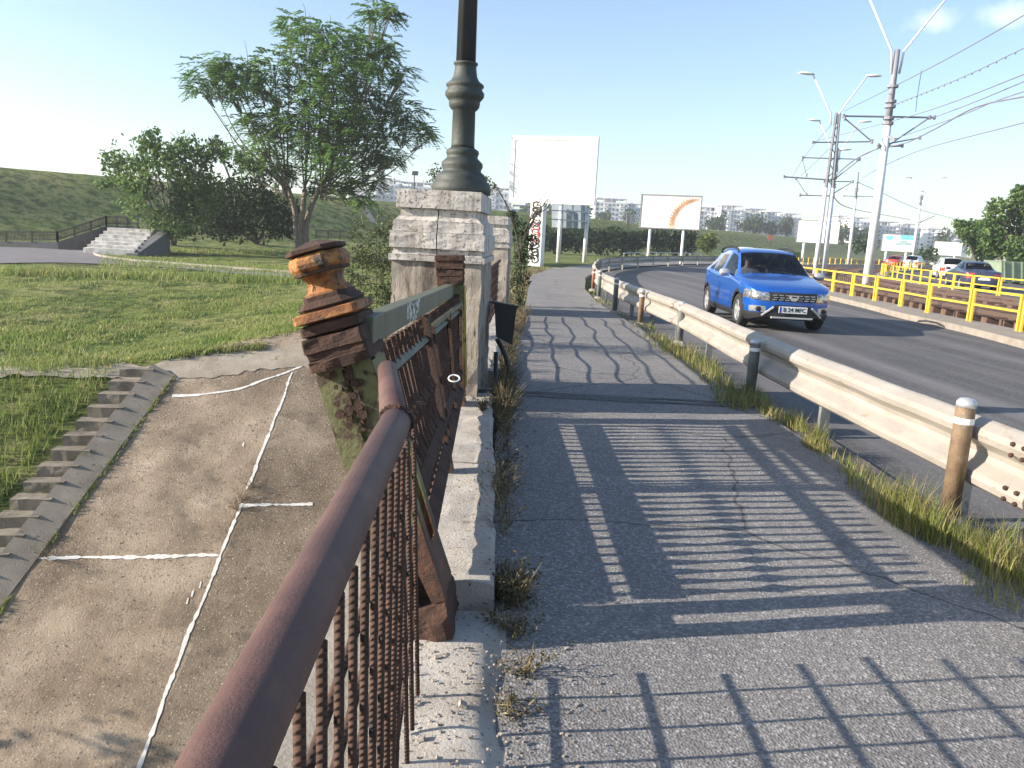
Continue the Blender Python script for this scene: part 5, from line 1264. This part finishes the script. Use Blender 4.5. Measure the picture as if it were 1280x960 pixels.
# ------------------------------------------------------------------ grass
random.seed(33)
def blade(mb, p, h, w, lean, sg=2):
    a = U(0, 6.28); d = Vector((math.cos(a), math.sin(a), 0)); s_ = Vector((-d.y, d.x, 0)) * w * .5; l = d * lean
    m1 = p + Vector((0, 0, h * .55)) + l * .3; tp_ = p + Vector((0, 0, h)) + l
    mb.add([p - s_, p + s_, m1 + s_ * .7, m1 - s_ * .7, tp_], [(0, 1, 2, 3), (3, 2, 4)])
lw = MB()
def lawn_ok(p, px, py):
    return True
cnt = 0
for _ in range(26000):
    px = U(-20, 400); py = 345 + (rnd() ** .75) * 112
    p = gh(px, py) if False else None
    H_ = EYE + .85 - .25 * (py < 380); p = at(px, py, EYE - H_); p.z = land(p.x, p.y)
    f = noise.noise(Vector((p.x * .35, p.y * .35, 3))) + .5 * noise.noise(Vector((p.x * 1.6, p.y * 1.6, 7)))
    if f < .02 and rnd() < .8: continue
    if p.z < S(p.x, p.y) - .0 and False: continue
    if abs(S(p.x, p.y) - p.z) < .005: continue
    for k in range(3): blade(lw, p + Vector((U(-.08, .08), U(-.08, .08), -.01)), U(.03, .085) * (1 + 1.3 * max(0, f)), .02, U(.01, .08))
# tall tufts along the crest, the lawn edge and beside the steps
for (x0, y0, x1, y1, n, h) in ((0, 340, 375, 352, 1600, .26), (205, 445, 330, 434, 300, .13), (125, 329, 375, 343, 700, .2), (130, 322, 372, 338, 1500, .18), (180, 313, 372, 316, 900, .22)):
    for _ in range(n):
        f = rnd(); px, py = x0 + (x1 - x0) * f, y0 + (y1 - y0) * f + random.gauss(0, 2)
        p = gh(px, py); 
        for k in range(3): blade(lw, p + Vector((U(-.1, .1), U(-.1, .1), -.01)), U(.4, 1) * h, .026, U(.02, .12))
for _ in range(2600):   # left of the steps
    p = KA + kd * U(0, 1.5); p = p + kn * (1.08 + rnd() ** 1.4 * 2.2); p.z = max(FLOOR, S(p.x, p.y))
    for k in range(4): blade(lw, p + Vector((U(-.1, .1), U(-.1, .1), -.01)), U(.06, .22), .014, U(.02, .12))
for _ in range(500):   # crack between kerb and bank
    f = rnd(); p = KA + kd * f * 1.2 - kn * U(-.02, .06); p.z = max(FLOOR, S(p.x, p.y)) + .03
    if noise.noise(p * 1.1) < -.05: continue
    for k in range(3): blade(lw, p, U(.02, .09), .012, U(.02, .08))
o = lw.build('grass', M_grass); tag(o, 'green and dry grass blades of the lawn and bank', 'grass', kind='stuff')
# verge grass along the guard rail, clump by clump
vg = MB(); dr = MB()
def tuft(px, py, n, h, rad, w=.006, dry=.25):
    c = at(px, py)
    for _ in range(n):
        a = U(0, 6.28); r = rad * math.sqrt(rnd()); p = c + Vector((r * math.cos(a) * .7, r * math.sin(a) * 1.6, -.02))
        hh = h * U(.35, 1.05) * (1 - .4 * r / rad)
        hh *= 1.25; blade(dr if rnd() < dry else vg, p, hh, w * U(.7, 1.4), hh * U(.1, .75))
for px, py, n, h, rad in ((1140, 655, 560, .30, .21), (1115, 640, 260, .2, .18), (1165, 668, 260, .22, .2), (1190, 672, 120, .2, .15), (1225, 700, 200, .2, .16), (1262, 722, 460, .31, .18), (1275, 700, 160, .2, .2), (1245, 745, 120, .12, .15), (1050, 580, 110, .13, .2), (1020, 560, 260, .24, .12), (1075, 600, 80, .12, .16), (995, 532, 150, .2, .12), (1085, 615, 140, .2, .15),
                      (935, 500, 300, .22, .25), (915, 505, 260, .16, .22), (955, 512, 220, .14, .22), (895, 478, 160, .2, .25), (880, 462, 170, .24, .3), (862, 450, 170, .26, .3), (845, 442, 150, .24, .3), (832, 434, 130, .2, .3), (820, 424, 110, .2, .3), (905, 492, 160, .13, .2), (805, 408, 80, .14, .3), (778, 395, 60, .12, .3), (752, 378, 80, .16, .4), (745, 366, 80, .16, .5), (975, 525, 140, .14, .2)):
    tuft(px, py, n, h, rad, .005 + .0012 * (650 - min(650, py)) / 60, .3)
o = vg.build('verge_grass', M_grassv); tag(o, 'tufts of sunlit grass below the guard rail', 'grass', kind='stuff')
# dry weeds along the stone kerb
wd = MB()
def weed(p, n, h, spread):
    for _ in range(n):
        a = U(0, 6.28); l = h * U(.5, 1.1); tp_ = p + Vector((math.cos(a) * spread * U(.2, 1), math.sin(a) * spread * U(.2, 1), l))
        mid = p + (tp_ - p) * .5 + Vector((U(-.02, .02), U(-.02, .02), .03)); q0 = p + Vector((U(-.04, .04), U(-.04, .04), -.02))
        dr.tube([q0, mid, tp_], [.0022, .0016, .0008], 3)
        for k in range(7):
            f = U(.3, 1); c = q0 + (tp_ - q0) * f
            leaf(wd if rnd() < .6 else dr, c + rv() * .012, U(.012, .028), .4)
for y, n, h in ((2.98, 26, .20), (3.08, 30, .17), (3.2, 26, .16), (2.85, 18, .11), (3.9, 10, .28), (4.2, 14, .3), (4.5, 16, .3), (4.8, 12, .22), (5.3, 10, .2), (5.9, 24, .22), (6.2, 40, .3), (6.5, 40, .34), (6.8, 44, .36), (7.2, 44, .42), (7.6, 40, .42), (8.1, 30, .36), (8.7, 26, .3), (9.4, 20, .3), (2.5, 8, .1), (2.2, 8, .08), (10.2, 20, .35), (11, 20, .35), (12, 20, .4), (13, 20, .4), (14, 30, .4)):
    for k in range(2):
        x = interp(PATHL, y) + U(-.02, .06) + (.03 if y < 3.3 else .02); weed(Vector((x, y + U(-.12, .12), 0)), n, h * .8, .11 + h * .25)
for px_, py_ in ((303, 628), (296, 640), (315, 612), (60, 700)):
    p_ = atS(px_, py_); weed(Vector((p_.x, p_.y, S(p_.x, p_.y) + .02)), 22, .28, .3)
for y, z in ((6.05, .13),): weed(Vector((-.0, y, z)), 26, .12, .1)
o = wd.build('weeds', M_weed); tag(o, 'weeds growing in the seam between kerb and pavement', 'weeds', kind='stuff')
# left of the far pavement: dry grass
for _ in range(900):
    y = U(15.5, 40); x = interp(PATHL, y) - abs(random.gauss(0, .7)) - .02; z = land(x, y)
    for k in range(3): blade(dr if rnd() < .7 else vg, Vector((x + U(-.1, .1), y + U(-.1, .1), z)), U(.06, .22), .02, U(.02, .12))
o = dr.build('dry_grass', M_dry); tag(o, 'dry straw coloured stems along the pavement edges', 'grass', kind='stuff')
o = bpy.data.objects['verge_grass']
# ------------------------------------------------------------------ left: wall, fence, stairs
def fence(ptpx, Y0, Y1, h, label, wallh=0., n=70):
    (xa, ya), (xb, yb) = ptpx
    a = A(xa, ya, Y0); b = A(xb, yb, Y1); t = empty('iron_fence', a, label, 'fence')
    MB().bar(a + Vector((0, 0, h)), b + Vector((0, 0, h)), .04, .045).build('rail', M_iron, t, world=True)
    MB().bar(a + Vector((0, 0, .08)), b + Vector((0, 0, .08)), .04, .04).build('rail', M_iron, t, world=True)
    pro = None
    for k in range(n + 1):
        c = a + (b - a) * (k / n)
        if pro is None: pro = MB().box((0, 0, h / 2 + .04), (.025, .025, h + .08)).build('picket', M_iron, t); o = pro
        else: o = pro.copy(); col.objects.link(o); o.parent = t
        o.location = c - a
    for k in range(4):
        c = a + (b - a) * (k / 3); MB().box(c + Vector((0, 0, h / 2)), (.07, .07, h + .15)).build('post', M_iron, t, world=True)
    return t
Yw = 42.
fence(((-25, 300), (72, 301)), Yw, Yw, .42, 'black iron fence on the low retaining wall at the left edge', n=56)
fence(((72, 301), (133, 281)), Yw, Yw + 3, .42, 'rising part of the black iron fence beside the white steps', n=36)
fence(((133, 281), (172, 281)), Yw + 3, Yw + 3, .42, 'upper level part of the black iron fence behind the round tree', n=20)
fence(((252, 293), (285, 293)), 54, 54, .5, 'short piece of black fence seen under the round tree', n=30)
fence(((395, 297), (440, 299)), 62, 62, .55, 'low black fence right of the feathery tree trunk', n=40)
t = empty('retaining_wall', A(30, 309, Yw), 'grey rendered retaining wall below the black iron fence', 'wall')
base_z = -.6
for (xa, ya), (xb, yb), y0, y1 in (((-25, 301.5), (72, 302.5), Yw, Yw), ((72, 302.5), (133, 282.5), Yw, Yw + 3), ((133, 282.5), (172, 282.5), Yw + 3, Yw + 3)):
    a, b = A(xa, ya, y0), A(xb, yb, y1)
    MB().prism([Vector((a.x, a.y, base_z)), Vector((b.x, b.y, base_z)), b, a], (0, .35, 0)).build('wall_section', M_wallg, t, world=True)
t = empty('white_stairs', A(150, 310, 40), 'worn white stone steps climbing towards the round tree', 'steps')
for k in range(7):
    f = k / 6; yy = 38.6 + 4.6 * f
    a, b = A(104 + 30 * f, 313 - 25 * f, yy), A(168 + 24 * f, 315.5 - 26 * f, yy); c, d = A(104 + 30 * f + 5, 313 - 25 * f, yy + .9), A(168 + 24 * f + 4, 315.5 - 26 * f, yy + .9)
    z = (a.z + b.z) / 2 + .12
    MB().prism([Vector((q.x, q.y, z - .75)) for q in (a, b, d, c)], (0, 0, .75)).build('step', M_stepw, t, sub=2, world=True)
a, b = A(158, 317, 38.4), A(200, 288, 43.5); MB().prism([a - Vector((0, 0, .5)), b - Vector((0, 0, 1.2)), b, a], (.5, 0, 0)).build('side_wall', M_wallg, t, world=True)
# kerb round the small lawn
q = MB(); pts = [gh(*p) for p in ((180, 311.5), (140, 313), (121, 315.5), (117, 318.5), (128, 322), (160, 326.5), (250, 333.5), (375, 343))]
pts = resample(pts, .4); q.loft([[p + Vector((0, 0, -.1)), p + Vector((0, 0, .1)), p + Vector((.1, .16, .1)), p + Vector((.1, .16, -.1))] for p in pts])
struct(q.build('lawn_kerb', M_conc))
# solar street lamp on the dyke
Yl = 108; b = A(518, 252, Yl); t = empty('solar_lamp', b, 'small solar street lamp on the dyke before the apartment block', 'street lamp')
MB().tube([b - Vector((0, 0, .5)), A(518, 219, Yl)], .07, 8).build('post', M_iron, t, world=True); c = A(519, 216.5, Yl)
MB().box(c, (.8, .9, .06), Matrix.Rotation(R(38), 3, 'X')).build('solar_panel', M_iron, t, world=True)
# dyke paths (bare tracks)
def track(px, w):
    pts = resample([gh(*p) for p in px], 1.); q = MB()
    rows = []
    for i, p in enumerate(pts):
        tt = (pts[min(i + 1, len(pts) - 1)] - pts[max(0, i - 1)]); tt.z = 0; tt.normalize(); nn = Vector((tt.y, -tt.x, 0)) * w * (1 + .3 * noise.noise(p * .5))
        rows.append([Vector((q_.x, q_.y, land(q_.x, q_.y) + .10)) for q_ in (p - nn, p, p + nn)])
    q.grid(rows); struct(q.build('trail', M_bare, sm=True))
track([(451, 253.5), (456, 262), (463, 274), (468, 282)], .45)
track([(786, 277), (800, 283), (815, 288), (835, 294)], .45)
# low railing beyond the bend
t = empty('metal_railing', A(785, 326, 60), 'low grey metal railing behind the guard rail at the road bend', 'railing')
pts = resample([A(779, 327, 68) + Vector((0, 0, 0)), A(830, 326, 72), A(887, 327, 76)], 1.6)
for i, p in enumerate(pts): MB().box((p.x, p.y, p.z + .35), (.06, .06, .75)).build('post', M_silver, t, world=True)
for dz in (.35, .72): MB().tube([p + Vector((0, 0, dz)) for p in pts], .04, 6).build('rail', M_silver, t, world=True)
for px, py, lab, h in ((963, 297, 'reddish round sign on the green dyke slope', 'r'),):
    b = A(px, py + 5, 150); t = empty('road_sign', b, lab, 'sign'); MB().tube([b - Vector((0, 0, 1)), A(px, py, 150)], .08, 6).build('post', M_iron, t, world=True)
    q = MB(); q.lathe([(-.05, .55), (.05, .55)], (0, 0, 0), 12)
    for v in q.v: v.xyz = Vector((v.x, v.z, v.y)) + A(px, py, 149.9)
    q.build('sign_plate', mat('brick_red_sign', (.40, .13, .07), 3, .6), t, world=True)

# ------------------------------------------------------------------ apartment blocks
random.seed(9)
WIN = None
def apartment(x0, x1, yt, yb, Y, label, mi=0, floors=8, ncol=9, stagger=1, white_end=True):
    global WIN
    zb = 0.; l = A(x0, yt, Y); r = A(x1, yt, Y); W_ = r.x - l.x; zt = l.z; D = 14
    t = empty('apartment_block', Vector(((l.x + r.x) / 2, Y + 7, 0)), label, 'apartment block', 'apartment blocks on the skyline')
    q = MB(); q.box(((l.x + r.x) / 2, Y + D / 2, zt / 2), (W_, D, zt)); q.build('wall', M_apt[mi % 3], t, world=True)
    if white_end: q = MB(); q.box((l.x - .15, Y + D / 2, zt / 2 + .4), (.3, D + .4, zt + .8)); q.build('gable', M_aptw, t, world=True)
    q = MB(); n = max(2, int(W_ / 9))
    q.box(((l.x + r.x) / 2, Y + D / 2, zt + 1.6), (W_ * .96, D * .8, .35))
    for k in range(n * 2 + 1): q.box((l.x + W_ * (.03 + .94 * k / (n * 2)), Y + 1.6, zt + .75), (.35, .35, 1.5))
    q.build('roof_frame', M_apt[(mi + 1) % 3], t, world=True)
    q = MB(); 
    for k in range(max(1, n // 2)): q.box((l.x + W_ * (k + .5) / max(1, n // 2), Y + D * .5, zt + 1.4), (W_ * .28 / max(1, n // 2) + 1, 5, 2.8))
    q.build('stair_head', M_aptw, t, world=True)
    dz = (zt - 2) / floors
    for fl_ in range(floors):
        if zt - (fl_ + .5) * dz < 5: break
        for c in range(ncol):
            if WIN is None: WIN = MB().box((0, 0, 0), (1, .1, 1)).build('window', M_win, t); o = WIN
            else: o = WIN.copy(); col.objects.link(o); o.parent = t
            o.location = Vector((l.x + W_ * (c + .5) / ncol, Y - .03, zt - (fl_ + .55) * dz)) - t.location
            o.scale = (W_ / ncol * (.42 if c % 3 else .6), 1, dz * (.5))
    for c in range(2, ncol, 4):
        for fl_ in range(floors - 1):
            if zt - (fl_ + .5) * dz < 6: break
            q = MB(); q.box((l.x + W_ * (c + .5) / ncol, Y - .8, zt - (fl_ + .78) * dz), (W_ / ncol * .9, 1.5, dz * .32)); q.build('balcony', M_apt[(mi + 2) % 3] if c % 8 else M_aptw, t, world=True)
APT = [(438, 470, 238, 300, 'white apartment block behind the feathery tree', 1, 7, 6), (472, 498, 226, 305, 'pale apartment block left of the lamp base', 0, 8, 5), (500, 540, 229, 310, 'bluish apartment block directly behind the solar lamp', 2, 8, 7), (604, 640, 236, 320, 'apartment block peeking between lamp base and large billboard', 0, 7, 7),
       (640, 690, 258, 330, 'low apartment block behind the graffiti pillar', 2, 6, 8), (745, 785, 249, 330, 'white fronted apartment block right of the largest billboard', 1, 8, 8), (785, 803, 256, 335, 'narrow apartment block just left of the feather billboard', 0, 7, 4), (876, 902, 260, 340, 'narrow apartment block right of the feather billboard', 2, 7, 6), (902, 930, 258, 335, 'apartment block with roof frame above the blue car', 0, 8, 7), (932, 960, 262, 345, 'second pale apartment block above the blue car', 1, 8, 6), (960, 982, 266, 350, 'lower pale apartment block right above the car', 0, 8, 5), (982, 1002, 268, 355, 'bluish end block left of the blank billboard', 2, 8, 4),
       (1048, 1066, 271, 350, 'pale block right of the blank billboard', 1, 7, 4), (1066, 1088, 273, 340, 'grey block beside the nearest pole', 0, 7, 5), (1094, 1130, 278, 345, 'wide grey block above the printed billboard', 2, 7, 8), (1130, 1152, 281, 350, 'grey block beside the distant pole', 0, 6, 5), (1160, 1184, 287, 360, 'cream block above the small blank billboard', 1, 6, 5), (1184, 1212, 292, 350, 'low bluish block behind the trees at the right', 2, 5, 6)]
for a in APT: apartment(a[0], a[1], a[2] + 3, 0, a[3] , a[4], a[5], a[6], a[7])

# ------------------------------------------------------------------ light and sky
ELEV, AZ = R(21), R(8)      # light travels towards +x and a little +y
sd = bpy.data.lights.new('sun', 'SUN'); so = bpy.data.objects.new('sun', sd); col.objects.link(so)
sd.energy = 5.; sd.angle = R(.4); sd.color = (1, .885, .73)
tosun = Vector((-math.cos(ELEV) * math.cos(AZ), -math.cos(ELEV) * math.sin(AZ), math.sin(ELEV)))
so.rotation_euler = tosun.to_track_quat('Z', 'Y').to_euler()
w = bpy.data.worlds.new('World'); scene.world = w; w.use_nodes = True; nt = w.node_tree
bg = nt.nodes['Background']; sky = nt.nodes.new('ShaderNodeTexSky'); sky.sky_type = 'NISHITA'; sky.sun_disc = False
sky.sun_elevation = ELEV; sky.sun_rotation = math.atan2(tosun.x, tosun.y); sky.air_density = 1.; sky.dust_density = .7; sky.ozone_density = 2.
# thin summer cloud wisps
tc = nt.nodes.new('ShaderNodeTexCoord')
def cloud(direction, size, stretch, k):
    d = Vector(direction).normalized()
    mp = nt.nodes.new('ShaderNodeVectorMath'); mp.operation = 'SUBTRACT'; mp.inputs[1].default_value = d; nt.links.new(tc.outputs['Generated'], mp.inputs[0])
    sc_ = nt.nodes.new('ShaderNodeVectorMath'); sc_.operation = 'MULTIPLY'; sc_.inputs[1].default_value = (1 / stretch, 1 / stretch, 1 / size); nt.links.new(mp.outputs[0], sc_.inputs[0])
    ln = nt.nodes.new('ShaderNodeVectorMath'); ln.operation = 'LENGTH'; nt.links.new(sc_.outputs[0], ln.inputs[0])
    n = noisetex(nt, tc.outputs['Generated'], 38, 6, .6)
    a = nt.nodes.new('ShaderNodeMath'); a.operation = 'MULTIPLY_ADD'; a.inputs[1].default_value = -1.; a.inputs[2].default_value = .55; nt.links.new(ln.outputs['Value'], a.inputs[0])
    b = nt.nodes.new('ShaderNodeMath'); b.operation = 'ADD'; nt.links.new(a.outputs[0], b.inputs[0]); nt.links.new(n, b.inputs[1])
    return ramp(nt, b.outputs[0], [(.42, (0, 0, 0)), (1.0, (k, k, k))])
c = sky.outputs[0]
for px, py, s_, st_, k in ((1165, 28, .022, .05, .35), (1262, 20, .024, .05, .35)):
    c = mixc(nt, cloud(ray(px, py), s_, st_, k), c, (7.5, 7.3, 7.2))
nt.links.new(c, bg.inputs[0]); bg.inputs[1].default_value = .103
# haze
HZ = 1
if HZ:
    q = MB(); q.box((100, 380, 25), (1100, 1000, 62)); q.v = [Vector((v.x, v.y, max(-5.7, v.z))) for v in q.v]
    hm = bpy.data.materials.new('haze_air'); hm.use_nodes = True; n2 = hm.node_tree; n2.nodes.remove(n2.nodes['Principled BSDF'])
    pv = n2.nodes.new('ShaderNodeVolumePrincipled'); pv.inputs['Color'].default_value = (.86, .92, 1, 1); pv.inputs['Density'].default_value = .0007; pv.inputs['Anisotropy'].default_value = .2
    n2.links.new(pv.outputs[0], n2.nodes['Material Output'].inputs['Volume'])
    o = q.build('haze', hm); tag(o, 'thin pale summer haze over the whole place', 'haze', kind='stuff')
scene.view_settings.view_transform = 'Standard'; scene.view_settings.look = 'None'; scene.view_settings.gamma = 1; scene.view_settings.exposure = 1.3
scene.cycles.max_bounces = 6; scene.cycles.transparent_max_bounces = 12
for o in list(col.objects):
    if o.type == 'MESH' and o.parent is None and 'kind' not in o and 'label' not in o: print('untagged', o.name)
